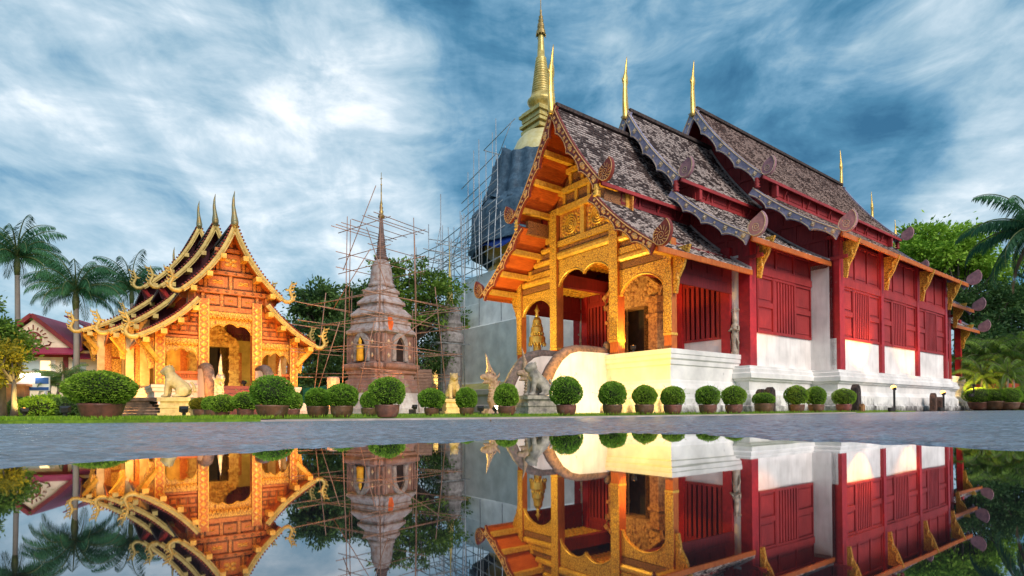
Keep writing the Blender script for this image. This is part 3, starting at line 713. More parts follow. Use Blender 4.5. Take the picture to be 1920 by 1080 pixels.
# walls behind and along the nave
def panelled(x0, x1, z0, z1, fixed, axis, out, m, stiles=2, parent=None, name='wall_panel'):
    """recessed board panels in a frame, lying in the plane x=fixed (axis 'y') or y=fixed (axis 'x'); out = outward sign"""
    mb = MB(); n = stiles; wd = (x1 - x0) / n
    def bx(a0, a1, d0, d1, c0, c1):
        lo_, hi_ = sorted((fixed + out * d0, fixed + out * d1))
        if axis == 'y': mb.box(lo_, hi_, a0, a1, c0, c1)
        else: mb.box(a0, a1, lo_, hi_, c0, c1)
    bx(x0, x1, -.10, 0, z0, z1)
    for i in range(n + 1):
        c = x0 + i * wd; bx(max(c - .07, x0), min(c + .07, x1), .002, .07, z0, z1)
    for c0 in (z0, z1 - .12):
        for i in range(n): bx(x0 + i * wd + .07, x0 + (i + 1) * wd - .07, .002, .062, c0, c0 + .12)
    for i in range(n):
        a0, a1 = x0 + i * wd + .17, x0 + (i + 1) * wd - .17
        if a1 - a0 > .2: bx(a0, a1, .002, .03, z0 + .24, z1 - .24)
    return mb.build(name, m, parent or hall)
def grille(x0, x1, z0, z1, fixed, axis, out, m, n=7, parent=None):
    mb = MB(); dk = MB()
    def bx(b, a0, a1, d0, d1, c0, c1):
        lo_, hi_ = sorted((fixed + out * d0, fixed + out * d1))
        if axis == 'y': b.box(lo_, hi_, a0, a1, c0, c1)
        else: b.box(a0, a1, lo_, hi_, c0, c1)
    bx(mb, x0, x0 + .10, -.1, .08, z0, z1); bx(mb, x1 - .10, x1, -.1, .08, z0, z1)
    bx(mb, x0 + .1, x1 - .1, -.1, .085, z0, z0 + .12); bx(mb, x0 + .1, x1 - .1, -.1, .085, z1 - .12, z1)
    wd = (x1 - x0 - .2) / n
    for i in range(n):
        c = x0 + .1 + (i + .5) * wd; bx(mb, c - wd * .29, c + wd * .29, -.05, .05, z0 + .12, z1 - .12)
    o = mb.build('window_grille', m, parent or hall)
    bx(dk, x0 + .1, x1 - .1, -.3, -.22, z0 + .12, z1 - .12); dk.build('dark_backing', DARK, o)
    return o
for s in (1, -1):
    # section A side walls (both ends of the building)
    for ya, yb in ((4.95, 10.5), (M_END - 10.5, M_END - 4.95)):
        X = 5.53
        mb = MB(); mb.box(*sorted((s * (X - .3), s * X)), ya, yb, 2.06, 3.56); mb.build('plaster_wall', WALL, hall)
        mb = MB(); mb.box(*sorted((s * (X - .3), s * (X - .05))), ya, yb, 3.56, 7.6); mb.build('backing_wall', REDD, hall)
        cy = ya if ya < 10 else yb - .5
        mb = MB(); mb.box(*sorted((s * (X - .48), s * (X + .05))), cy - .03, cy + .5, 2.06, 7.6); mb.build('corner_column', REDC, hall)
        a0, a1 = (ya + .55, yb - .05) if ya < 10 else (ya + .05, yb - .55)
        L3 = (a1 - a0)
        panelled(a0, a0 + L3 * .28, 3.56, 4.85, s * X, 'y', s, REDW, 1); panelled(a0, a0 + L3 * .28, 4.85, 6.15, s * X, 'y', s, REDW, 1)
        grille(a0 + L3 * .28, a0 + L3 * .68, 3.56, 6.15, s * X, 'y', s, REDW, 7)
        panelled(a0 + L3 * .68, a1, 3.56, 4.85, s * X, 'y', s, REDW, 1); panelled(a0 + L3 * .68, a1, 4.85, 6.15, s * X, 'y', s, REDW, 1)
        mb = MB(); mb.box(*sorted((s * (X - .05), s * (X + .12))), a0, a1, 6.15, 6.47); mb.build('wall_rail', REDW, hall)
        panelled(a0, a1, 6.47, 7.55, s * X, 'y', s, REDW, 3)
    # section B
    X = 6.74; ya, yb = 10.5, M_END - 10.5
    mb = MB(); mb.box(*sorted((s * (X - .3), s * X)), ya, yb, 2.03, 3.55); mb.build('plaster_wall', WALL, hall)
    mb = MB(); mb.box(*sorted((s * (X - .3), s * (X - .06))), ya, yb, 3.55, 8.6); mb.build('backing_wall', REDD, hall)
    pil = [ya + .27, 15.6, M_END - 15.6, yb - .2]
    for i, y in enumerate(pil):
        hw = .27 if i == 0 else .17
        mb = MB(); mb.box(*sorted((s * (X - .02 - (.2 if i == 0 else 0)), s * (X + .16))), y - hw, y + hw, 2.03, 8.5); mb.build('wall_pilaster', REDC, hall)
    for (p, q), (h0, h1) in zip(zip(pil, pil[1:]), ((.28, .18), (.18, .18), (.18, .18))):
        a0, a1 = p + h0, q - h1; L3 = a1 - a0
        panelled(a0, a0 + L3 * .27, 3.55, 4.8, s * X, 'y', s, REDW, 1); panelled(a0, a0 + L3 * .27, 4.8, 6.1, s * X, 'y', s, REDW, 1)
        grille(a0 + L3 * .27, a0 + L3 * .70, 3.55, 6.1, s * X, 'y', s, REDW, 8)
        panelled(a0 + L3 * .70, a1, 3.55, 4.8, s * X, 'y', s, REDW, 1); panelled(a0 + L3 * .70, a1, 4.8, 6.1, s * X, 'y', s, REDW, 1)
        mb = MB(); mb.box(*sorted((s * (X - .05), s * (X + .13))), a0, a1, 6.1, 6.45); mb.build('wall_rail', REDW, hall)
        panelled(a0, a1, 6.45, 8.35, s * X, 'y', s, REDW, 3)
    # clerestory boards between the two roofs
    for T in (T1, T2, T3, T2r, T1r):
        a = T['lo'][0]; b = T['up'][-1]
        y0c, y1c = T['y0'] + 1.5, T['y1'] - (1.5 if T is T3 else 0)
        if T in (T2r, T1r): y0c, y1c = T['y0'], T['y1'] - 1.5
        panelled(y0c, y1c, a[1] - .12, at_x(T['up'], a[0] + .1) - .12, s * (a[0] + .12), 'y', s, REDD if T is T1 else REDW, 4 if T is not T3 else 9, name='clerestory_panel')
        for k in range(3 if T is not T3 else 6):
            y = y0c + (k + .5) * (y1c - y0c) / (3 if T is not T3 else 6); mb = MB()
            mb.bar((s * (a[0] + .14), y, a[1] + .02), (s * (b[0] - .12), y, b[1] - .16), .07, .07); mb.build('eave_strut', REDW, hall)
    # end walls of section B
    for y, o in ((10.5, -1), (M_END - 10.5, 1)):
        mb = MB(); mb.box(*sorted((s * 5.4, s * 6.56)), *sorted((y, y - o * .28)), 2.03, 7.2); mb.build('end_wall', WALL, hall)
# front wall of the nave behind the porch, and stepped gable walls
def gable_wall(T, y, out, zlow, m):
    prof = [(a, b - .16) for a, b in resample(T['up'], 12)]; lp = [(a, b - .16) for a, b in resample(T['lo'], 12)]
    mb = MB(); poly = [(-a, b) for a, b in prof[::-1]] + prof[1:] + [(prof[-1][0], lp[0][1]), (-prof[-1][0], lp[0][1])]
    mb.prism(poly, lambda a, b, q: (a, y - out * (.2 if q else 0), b))
    poly = [(a, b) for a, b in lp] ; xe = lp[-1][0] - .95
    poly = [p for p in poly if p[0] < xe]
    full = [(-a, b) for a, b in poly[::-1]] + poly + [(poly[-1][0], zlow), (-poly[-1][0], zlow)]
    mb.prism(full, lambda a, b, q: (a, y - out * (.2 if q else 0), b))
    f = y + out * .04
    zs = [zlow + .3 + k * 1.05 for k in range(12)]                     # frame of rails and posts
    for k, z in enumerate(zs):
        if z > T['zr'] - .9: break
        pf = T['up'] if z > T['up'][-1][1] else T['lo']; xw = at_z(pf, z + .2) - .3
        if xw < .3: continue
        mb.box(-xw, xw, *sorted((y + out * .003, f + out * .02)), z, z + .17)
        n = max(2, int(xw / .75))
        for i in range(-n, n + 1):
            c = i * xw / n * .96; zt = min(z + 1.05, at_x(pf if abs(c) < pf[-1][0] else T['lo'], abs(c) + .1) - .3)
            if zt > z + .3: mb.box(c - .07, c + .07, *sorted((y + out * .003, f)), z + .17, zt)
    mb.build('gable_wall', m, hall)
gable_wall(T2, 4.95, -1, 6.4, REDW); gable_wall(T3, 10.5, -1, 7.0, REDW)
gable_wall(T2r, M_END - 4.95, 1, 6.4, REDW); gable_wall(T3, M_END - 10.5, 1, 7.0, REDW); gable_wall(T1r, M_END - .42, 1, 6.3, REDW)
for s in (1, -1):
    mb = MB(); mb.box(*sorted((s * 4.72, s * 5.05)), 4.93, 5.2, 2.06, 7.0); mb.build('end_wall', WALL, hall)
    for x in (4.50, 1.98):
        mb = MB(); mb.box(s * x - .22, s * x + .22, 4.75, 5.2, 2.55, 7.4); mb.build('nave_column', REDC, hall)
    a0, a1 = sorted((s * 2.2, s * 4.28))
    mb = MB(); mb.box(a0, a1, 4.9, 5.15, 2.57, 3.35); mb.build('plaster_wall', WALL, hall)
    o = grille(a0, a1, 3.35, 6.1, 4.92, 'x', -1, REDW, 7); 
    panelled(a0, a1, 6.1, 7.4, 4.92, 'x', -1, REDW, 2)
    # hanging side screens of the porch
    mb = MB()
    for k, (z0, z1, d) in enumerate(((5.3, 5.75, .10), (5.75, 5.95, .15), (5.95, 6.9, .08))): mb.box(s * 4.78 - d / 2, s * 4.78 + d / 2, .62, 4.72, z0, z1)
    for k in range(4): mb.box(s * 4.78 - .07, s * 4.78 + .07, .7 + k * 1.1, .85 + k * 1.1, 5.95, 6.9)
    mb.build('porch_side_screen', REDD, hall)
# ceiling of the porch with its coffer grid
mb = MB(); mb.box(-2.2, 2.2, .6, 4.7, 7.62, 7.7, 1)
for k in range(12): mb.box(-2.2, 2.2, .7 + k * .34, .78 + k * .34, 7.48, 7.615)
for k in range(11): mb.box(-2.1 + k * .42 - .04, -2.1 + k * .42 + .04, .6, 4.7, 7.5, 7.618)
mb.build('coffered_ceiling', [GOLDP, ORNR], hall)
for s in (1, -1):
    mb = MB(); a0, a1 = sorted((s * 2.25, s * 4.6))
    mb.box(a0, a1, .6, 4.7, 6.7, 6.76, 1)
    for k in range(12): mb.box(a0, a1, .7 + k * .34, .78 + k * .34, 6.58, 6.695)
    for k in range(6): mb.box(a0 + .1 + k * .42, a0 + .18 + k * .42, .6, 4.7, 6.6, 6.698)
    mb.build('coffered_ceiling', [GOLDP, ORNR], hall)
    mb = MB(); mb.box(s * 2.05 - .18, s * 2.05 + .18, .6, 4.75, 6.35, 6.95); mb.build('tie_beam', REDD, hall)
# stucco door surround
mb = MB()
for s in (1, -1):
    mb.box(s * 1.35 - .36, s * 1.35 + .36, 3.5, 4.8, 2.57, 3.0); mb.box(s * 1.35 - .26, s * 1.35 + .26, 3.6, 4.8, 3.0, 4.6); mb.box(s * 1.35 - .34, s * 1.35 + .34, 3.52, 4.8, 4.6, 4.78); mb.box(s * 1.35 - .26, s * 1.35 + .26, 3.6, 4.8, 4.78, 5.35)
    mb.box(s * 1.35 - .38, s * 1.35 + .38, 3.48, 4.8, 5.35, 5.6)
mb.box(-1.1, 1.1, 3.7, 4.8, 5.3, 5.6)
poly = [(-1.75, 5.6), (1.75, 5.6), (1.6, 6.1), (1.25, 6.35), (.95, 6.75), (.5, 7.0), (0, 7.35), (-.5, 7.0), (-.95, 6.75), (-1.25, 6.35), (-1.6, 6.1)]
mb.prism(poly, lambda a, b, q: (a, 4.8 if q else 3.72, b))
for k in range(34):
    a = random.uniform(-1.3, 1.3); b = random.uniform(5.7, 6.2 + .7 * (1 - abs(a) / 1.5)); mb.ell((a, 3.72, b), (random.uniform(.08, .17), .08, random.uniform(.08, .16)), 7, 5)
for s in (1, -1): mb.tube([(s * 1.7, 3.66, 5.65), (s * 1.85, 3.62, 6.0), (s * 1.5, 3.62, 6.25), (s * 1.1, 3.62, 6.6), (s * .6, 3.62, 6.85), (0, 3.62, 7.5)], [.1, .13, .11, .1, .09, .03], 7)
DSTUC = mat('old_gilt_stucco', (.52, .30, .12), (.24, .12, .06), 'noise', 7, .7, .7, .05, .3)
mb.build('door_surround', DSTUC, hall)
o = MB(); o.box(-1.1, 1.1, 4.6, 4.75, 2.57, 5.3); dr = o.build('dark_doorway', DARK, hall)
for s in (1, -1):
    o = MB(); o.bar((s * 1.05, 4.55, 3.93), (s * .55, 3.95, 3.93), .06, 2.7); o.build('door_leaf', DOORM, dr)
# stucco guardian figures on the white end walls
def deity(x, y, z, m, parent):
    mb = MB()
    mb.lathe([(.16, 0), (.10, .08), (.17, .14), (.13, .35), (.12, .75), (.16, .95), (.12, 1.08), (.17, 1.3), (.13, 1.42), (.06, 1.47), (.10, 1.55), (.11, 1.65), (.08, 1.76), (.09, 1.8), (.05, 1.95), (.02, 2.3), (.005, 2.5)], (x, y, z), 12)
    for s in (1, -1):
        mb.tube([(x + s * .17, y - .02, z + 1.32), (x + s * .24, y - .07, z + 1.12), (x + s * .06, y - .17, z + 1.22)], [.06, .055, .045], 7)
        mb.tube([(x + s * .10, y - .03, z + .9), (x + s * .2, y - .06, z + .6), (x + s * .17, y - .03, z + .3)], [.05, .05, .02], 6)
    mb.lathe([(.10, 0), (.2, .1), (.22, .2), (.12, .3), (.18, .38)], (x, y, z - .36), 12)
    n = 14; mb.tube([(x + .22 * math.cos(2 * math.pi * i / n), y, z + 2.05 + .06 * math.sin(2 * math.pi * i / n)) for i in range(n + 1)], .02, 5)
    return mb.build('deity_relief', m, parent, True)
for s in (1, -1): deity(s * 4.885, 4.86, 2.52, STATUE, hall)

# stair with curved balustrades
mb = MB()
for k in range(12): mb.box(-.78, 1.2, -3.3 + k * .275, .1, k * .2 + .002, k * .2 + .203)
mb.build('stair', mat('red_step', (.28, .06, .045), (.18, .05, .04), 'noise', 4, .6, .2), hall)
for s in (1, -1):
    cap = [(-4.15, .5), (-4.0, .95), (-3.75, 1.35), (-3.4, 1.85), (-2.95, 2.3), (-2.4, 2.6), (-1.8, 2.72), (-1.0, 2.74), (-.1, 2.74), (.4, 2.74)]
    cap = [(a * .86 if a < 0 else a, b) for a, b in cap]
    poly = [(a, b - .08) for a, b in cap] + [(.4, 0), (-3.6, 0)]
    mb = MB(); mb.prism(poly, lambda a, b, q: ((1.2 + (.42 if q else 0)) if s > 0 else (-.78 - (.42 if q else 0)), a, b)); bal = mb.build('stair_balustrade', WALL, hall)
    mb = MB(); mb.tube([(1.41 if s > 0 else -.99, a, b) for a, b in cap], [.26, .27, .27, .26, .25, .24, .23, .22, .2, .16], 9, up=(1, 0, 0)); mb.ell((1.41 if s > 0 else -.99, .35, 2.95), (.14, .2, .28), 8, 6)
    mb.build('balustrade_cap', mat('lichen_brown_cap', (.30, .17, .11), (.13, .085, .07), 'noise', 6, .8, .6) if s > 0 else mat('grey_brown_cap', (.20, .15, .14), (.10, .085, .08), 'noise', 6, .8, .6), bal, True)

# ------------------------------------------------------------------ the small gilded chapel on the left
chap = thing('temple_chapel', 'smaller orange and gold carved chapel with golden serpent finials on its curved roof ends', 'temple', (-12.98, 26.43, 0), R(37.03))
C1 = dict(zr=9.0, up=bez((0, 9.0), (2.15, 5.68), .072), lo=bez((1.5, 5.36), (3.75, 3.5), .055), y0=0, y1=6.0)
C2 = dict(zr=10.4, up=bez((0, 10.4), (2.5, 6.65), .072), lo=bez((1.85, 6.3), (4.68, 4.15), .055), y0=4.97, y1=11.4)
C3 = dict(zr=11.65, up=bez((0, 11.65), (2.9, 7.5), .072), lo=bez((2.25, 7.1), (5.75, 4.75), .055), y0=10.4, y1=22.6)
FSX, FSZ, FSY = .913, .978, .5                  # the front's carved parts are drawn at a nominal size, then set to scale
C1f = dict(up=[(a / FSX, b / FSZ) for a, b in C1['up']], lo=[(a / FSX, b / FSZ) for a, b in C1['lo']])
TILE = shingle_mat('small_brown_tile', (.36, .30, .30), (.04, .02, .022), (.10, .05, .05))
TEETH = mat('tile_end_red', (.30, .05, .035), (.20, .035, .03), 'noise', 8, .5, .1)
def naga_finial(parent, c, sgn, y, sc, m):
    """hooked serpent head rising from the foot of a bargeboard, with a flame crest"""
    mb = MB(); P = [(-.30, .02), (-.10, -.10), (.12, -.10), (.27, .02), (.31, .22), (.22, .42), (.15, .62), (.21, .84), (.29, 1.04), (.28, 1.26)]
    rad = [.11, .13, .13, .12, .105, .09, .085, .085, .055, .012]
    X = lambda a, b, q=0: (c[0] * sgn + sgn * a * sc, y + q, c[1] + b * sc)
    mb.tube([X(a, b) for a, b in P], [r * sc for r in rad], 8, up=(0, 1, 0))
    for i, (a, b) in enumerate(P[3:9]):                # barbs of the crest on the outer side
        o = .10 + .02 * i
        mb.tube([X(a + .05, b), X(a + o + .08, b + .07), X(a + o + .10, b + .22)], [.07 * sc, .05 * sc, .008 * sc], 5)
    mb.tube([X(.13, .66), X(-.03, .62), X(-.12, .70)], [.085 * sc, .06 * sc, .012 * sc], 6)
    return mb.build('naga_finial', m, parent, True)
def smooth_board(name, pf, sgn, y, wd, th, mats, parent):
    top = offset_curve(resample(pf, 30), -.07); bot = offset_curve(top, wd); mb = MB()
    X = lambda p, yy: (p[0] * sgn, yy, p[1]); ya, yb = y - th / 2, y + th / 2
    for i in range(29):
        vs = [X(top[i], ya), X(top[i + 1], ya), X(bot[i + 1], ya), X(bot[i], ya), X(top[i], yb), X(top[i + 1], yb), X(bot[i + 1], yb), X(bot[i], yb)]
        mb.add(vs, [(0, 1, 2, 3), (7, 6, 5, 4), (0, 4, 5, 1), (3, 2, 6, 7)] + ([(0, 3, 7, 4)] if i == 0 else []) + ([(1, 5, 6, 2)] if i == 28 else []))
    mid = offset_curve(top, wd * .62); mb.tube([X(p, ya - .005) for p in mid], .04, 6)
    o = mb.build(name, mats[0], parent)
    tt = MB(); q = resample(top, 26); q = offset_curve(q, -.045)
    for p in q[1:-1]: tt.ell(X(p, y + .02), (.055, .12, .05), 7, 5)
    tt.build('tile_ends', TEETH, o)
    return o
def chap_tier(T, front=True, rear=False):
    for s in (1, -1):
        for pn, key in (('upper_roof_slope', 'up'), ('lower_roof_slope', 'lo')):
            shingles(pn, T[key], s, T['y0'] + .12, T['y1'], TILE, chap, .17, .2)
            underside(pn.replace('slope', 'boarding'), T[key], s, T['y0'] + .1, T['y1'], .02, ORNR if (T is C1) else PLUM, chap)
        for y, ok in ((T['y0'], front), (T['y1'], rear)):
            if not ok: continue
            for key, sc in (('up', .80), ('lo', .84)):
                o = smooth_board('bargeboard', T[key], s, y, .225, .14, [GOLDB], chap)
                e = T[key][-1]; naga_finial(o, (e[0] + .22, e[1] - .02), s, y, sc, GOLDB)
        e = T['lo'][-1]; mb = MB(); mb.box(*sorted((s * (e[0] - .03), s * (e[0] + .03))), T['y0'] + .1, T['y1'], e[1] - .16, e[1] - .03); mb.build('eave_board', ORNR, chap)
        for pf, n in ((T['up'], (.36, .62, .86)), (T['lo'], (.1, .38, .66, .92))):   # purlin ends
            for q in n:
                p = resample(pf, 50)[int(q * 49)]; mb = MB(); mb.box(s * p[0] - s * .05 - .12, s * p[0] - s * .05 + .12, T['y0'] - .12, T['y0'] + .62, p[1] - .42, p[1] - .20); mb.build('purlin', [GOLDB if T is not C1 else GOLDP], chap)
    mb = MB(); mb.bar((0, T['y0'] + .1, T['zr'] + .03), (0, T['y1'], T['zr'] + .03), .2, .12); mb.build('ridge_cap', STONED, chap)
    for y, ok, d in ((T['y0'], front, -1), (T['y1'], rear, 1)):
        if ok:
            mb = MB(); z = T['zr']
            mb.tube([(0, y, z - .2), (0, y, z + .1), (-.02, y, z + .45), (-.06, y, z + .85), (-.05, y, z + 1.2), (0.0, y, z + 1.55)], [.14, .17, .11, .075, .05, .008], 8)
            mb.ell((0, y - .12, z + .0), (.14, .1, .13), 8, 6); mb.build('ridge_finial', mat('bronze_green_finial', (.20, .22, .14), (.30, .20, .06), 'noise', 5, .4, .2, .3), chap, True)
chap_tier(C1); chap_tier(C2); chap_tier(C3, rear=True)
def chap_gable(T, y, m, zlow):
    prof = [(a, b - .10) for a, b in resample(T['up'], 12)]; lp = [(a, b - .10) for a, b in resample(T['lo'], 12)]
    mb = MB(); poly = [(-a, b) for a, b in prof[::-1]] + prof[1:] + [(prof[-1][0] - .15, lp[0][1] - .05), (-prof[-1][0] + .15, lp[0][1] - .05)]
    mb.prism(poly, lambda a, b, q: (a, y + (.12 if q else 0), b))
    poly = [p for p in lp if p[0] < lp[-1][0] - .85]
    full = [(-a, b) for a, b in poly[::-1]] + poly + [(poly[-1][0], zlow), (-poly[-1][0], zlow)]
    mb.prism(full, lambda a, b, q: (a, y + (.12 if q else 0), b))
    for k in range(-4, 5): 
        c = k * .55; mb.box(c - .05, c + .05, y - .03, y - .002, zlow, at_x(T['lo'] if abs(c) > T['up'][-1][0] - .3 else T['up'], abs(c) + .05) - .4)
    return mb.build('gable_wall', m, chap)
chap_gable(C2, 6.0, PLUM, 4.2); chap_gable(C3, 11.4, PLUM, 4.6); chap_gable(C3, 21.6, PLUM, 4.6)
facade_start = set(bpy.data.objects)
# front gable: carved boards, beams and framed panels
FY = .5
prof = [(a, b - .08) for a, b in resample(C1f['up'], 14)]; lp = [(a, b - .08) for a, b in resample(C1f['lo'], 14)]
mb = MB(); poly = [(-a, b) for a, b in prof[::-1]] + prof[1:] + [(2.3, 5.6), (1.27, 5.6), (1.27, 4.7), (-1.27, 4.7), (-1.27, 5.6), (-2.3, 5.6)]
mb.prism(poly, lambda a, b, q: (a, FY + (.14 if q else .04), b))
for s in (1, -1):
    poly = [(s * a, b) for a, b in lp if a < 3.4] + [(s * 3.4, 3.45), (s * 1.27, 3.45)]
    poly = [(s * 1.27, 5.6)] + poly[1:] if False else poly
    mb.prism(poly, lambda a, b, q: (a, FY + (.14 if q else .04), b))
mb.build('gable_wall', ORNR, chap)
ORNF = mat('carved_frame_timber', (.62, .22, .05), (.46, .13, .03), 'noise', 10, .5, .5, 0, .3)
def cbeam(x0, x1, z0, z1, d=.2, m=None, dots=True):
    mb = MB(); mb.box(x0, x1, FY - d, FY + .05, z0, z1, 0); n = int((x1 - x0) / .42)
    if dots:
        for i in range(n):
            c = x0 + (i + .5) * (x1 - x0) / n; h = (z1 - z0) * .38
            mb.add([(c - .12, FY - d - .004, (z0 + z1) / 2), (c, FY - d - .004, (z0 + z1) / 2 - h), (c + .12, FY - d - .004, (z0 + z1) / 2), (c, FY - d - .004, (z0 + z1) / 2 + h), (c, FY - d - .03, (z0 + z1) / 2)], [(0, 1, 4), (1, 2, 4), (2, 3, 4), (3, 0, 4)], 1)
    mb.build('carved_beam', [m or ORNF, CARD], chap)
def cpanel(x0, x1, z0, z1):
    mb = MB(); cx, cz = (x0 + x1) / 2, (z0 + z1) / 2
    for k, (i, d, mi) in enumerate(((0, .05, 1), (.06, .09, 0), (.14, .065, 1), (.20, .08, 0))):
        mb.box(x0 + i, x1 - i, FY - d, FY + .03 - k * .002, z0 + i, z1 - i, mi) if x1 - x0 > 2 * i + .1 and z1 - z0 > 2 * i + .06 else None
    w_, h_ = (x1 - x0) * .5 - .24, (z1 - z0) * .5 - .22
    if w_ > .05 and h_ > .03:
        for sx in (1, -1):
            for sz in (1, -1):
                mb.ell((cx + sx * w_ * .5, FY - .09, cz + sz * h_ * .5), (w_ * .5, .05, h_ * .42), 8, 5, 2)
        mb.ell((cx, FY - .1, cz), (w_ * .3, .06, h_ * .45), 8, 5, 2)
    mb.build('carved_panel', [ORNF, CARD, GOLDP], chap)
cbeam(-2.1, 2.1, 5.92, 6.14, .22); cbeam(-1.4, 1.4, 6.86, 7.02, .2); cbeam(-.75, .75, 8.0, 8.16, .2, dots=False)
for a, b in ((-1.2, -.48), (-.36, .36), (.48, 1.2)): cpanel(a, b, 5.36, 5.88)
for a, b in ((-1.12, -.1), (.1, 1.12)): cpanel(a, b, 6.18, 6.83)
cpanel(-.55, .55, 7.06, 7.97)
for a, b in ((-1.55, -1.22), (1.22, 1.55)): cpanel(a, b, 6.18, 6.6)
for a, b in ((-.95, -.68), (.68, .95)): cpanel(a, b, 7.06, 7.45)
for x, z0, z1 in ((0, 6.14, 6.86), (-1.17, 6.14, 7.1), (1.17, 6.14, 7.1), (-.62, 7.02, 8.0), (.62, 7.02, 8.0), (0, 8.16, 8.95), (-.42, 5.3, 5.92), (.42, 5.3, 5.92), (-1.3, 5.3, 5.92), (1.3, 5.3, 5.92)):
    mb = MB(); mb.box(x - .07, x + .07, FY - .12, FY + .03, z0, z1); mb.build('gable_post', CARV, chap)
cbeam(-1.03, 1.03, 5.06, 5.30, .16, dots=False)
mb = MB(); mb.box(-1.03, 1.03, FY - .22, FY + .1, 4.78, 5.03)
for i in range(11): mb.ell((-.95 + i * .19, FY - .22, 4.8), (.09, .06, .12), 7, 5)
mb.build('carved_frieze', GOLD, chap)
hall_arch(chap, 'arch_panel', -1.03, 1.03, FY, 4.76, 3.98, .52, 3, GOLD, .12)
for s in (1, -1):                                    # side bays
    a, b = sorted((s * 1.52, s * 2.97))
    for z0, z1, n in ((3.66, 3.86, 3), (3.86, 4.3, 3), (4.3, 4.72, 2), (4.72, 5.1, 1)):
        xe = min(2.97, at_z(C1f['lo'], z1) - .12)
        if xe < 1.7: continue
        mb = MB(); p, q = sorted((s * 1.52, s * xe)); mb.box(p, q, FY - .08, FY + .05, z0, z0 + .12); mb.build('carved_beam', ORNF, chap)
        for k in range(n):
            u0, u1 = p + (q - p) * k / n + .05, p + (q - p) * (k + 1) / n - .05
            if u1 - u0 > .25 and z1 - z0 > .3: cpanel(u0, u1, z0 + .13, z1 - .02)
    mb = MB(); mb.box(a, b, FY - .16, FY + .1, 3.40, 3.64)
    for i in range(9): mb.ell((a + .1 + i * (b - a - .2) / 8, FY - .16, 3.42), (.085, .05, .11), 7, 5)
    mb.build('carved_frieze', GOLD, chap)
    hall_arch(chap, 'arch_panel', a, b, FY, 3.38, 2.62, .56, 3, GOLD, .12)
    mb = MB(); mb.box(a, b, FY - .12, FY + .12, 1.98, 2.10); mb.box(a, b, FY - .12, FY + .12, 1.70, 1.78)
    for i in range(20): c = a + .04 + i * (b - a - .08) / 19; mb.box(c - .022, c + .022, FY - .05, FY + .05, 1.78, 1.98)
    mb.build('railing', ORNR, chap)
    mb = MB(); mb.box(a, b, FY - .08, FY + .14, 1.40, 1.70); mb.build('plaster_wall', PINK, chap)
    for x, ww, zt in ((1.27, .48, 5.6), (3.18, .42, 3.95)):
        mb = MB(); mb.box(s * x - ww / 2, s * x + ww / 2, FY - .26, FY + .22, 1.40, zt, 0)
        n = int((zt - 1.5) / .30)
        for k in range(n):
            z_ = 1.62 + k * .30
            mb.add([(s * x - ww * .30, FY - .262, z_), (s * x, FY - .262, z_ - .13), (s * x + ww * .30, FY - .262, z_), (s * x, FY - .262, z_ + .13), (s * x, FY - .30, z_)], [(0, 1, 4), (1, 2, 4), (2, 3, 4), (3, 0, 4)], 1)
            for q_ in (-1, 1): mb.ell((s * x + q_ * ww * .34, FY - .262, z_ + .15), (.05, .02, .05), 6, 4, 1)
        for q_ in (-1, 1): mb.box(*sorted((s * x + q_ * (ww / 2 - .002), s * x + q_ * (ww / 2 - .05))), FY - .275, FY - .25, 1.45, zt, 1)
        mb.build('porch_column', [ORNF, GOLDP], chap)
    # capping block and bracket
    mb = MB(); mb.box(*sorted((s * 1.66, s * 2.0)), FY - .34, FY + .2, 5.2, 5.85); mb.build('corner_block', ORNF, chap)
    mb = MB(); p = [(0, 0), (.85, 0), (.75, -.2), (.42, -.55), (.22, -1.3), (0, -1.3)]
    mb.prism(p, lambda u, v, q: (s * (3.4 + u), FY + (.07 if q else -.07), 3.55 + v)); mb.build('eave_bracket', GOLD, chap)
for o in set(bpy.data.objects) - facade_start:
    if o.parent == chap: o.scale = (FSX, 1, FSZ); o.location = (0, FSY, 0)
# plinth and inner walls
cprof = [(.5, 0), (.5, .18), (.4, .22), (.36, .55), (.25, .62), (.12, .72), (.06, .80), (.06, 1.06), (.14, 1.12), (.16, 1.24), (.2, 1.28), (.2, 1.40)]
moulded('chapel_plinth', -3.05, 3.05, .80, 6.2, cprof, PINK, chap)
moulded('chapel_plinth', -3.85, 3.85, 5.75, 11.6, [(o, z - .012) for o, z in cprof], PINK, chap)
moulded('chapel_plinth', -4.95, 4.95, 11.15, 22.0, [(o, z - .024) for o, z in cprof], PINK, chap)
LITCOL = mat('ivory_painted_column', (.72, .50, .24), (.58, .36, .15), 'noise', 3, .6, .15)  # white columns, with the warm lamplight put into their colour
YELW = mat('ochre_wall', (.66, .42, .10), (.52, .32, .07), 'noise', 2, .7, .15)
mb = MB(); mb.box(-3.1, -.75, 6.0, 6.2, 1.38, 4.6); mb.box(.75, 3.1, 6.0, 6.2, 1.38, 4.6); mb.box(-.75, .75, 6.0, 6.2, 3.7, 6.0); mb.build('inner_wall', YELW, chap)
for s in (1, -1):
    for x in (1.35, 2.45):
        mb = MB(); mb.box(s * x - .16, s * x + .16, 5.88, 5.99, 1.42, 3.5); mb.build('painted_pilaster', ORNF if x < 2 else GOLD, chap)
mb = MB()                                           # gilt doorway with deep stucco frame
for s in (1, -1): mb.box(s * .95 - .24, s * .95 + .24, 5.1, 6.1, 1.4, 3.7); mb.box(s * .95 - .30, s * .95 + .30, 5.04, 6.1, 3.05, 3.22); mb.box(s * .95 - .30, s * .95 + .30, 5.04, 6.1, 1.4, 1.75); mb.box(s * .95 - .29, s * .95 + .29, 5.05, 6.1, 2.3, 2.42)
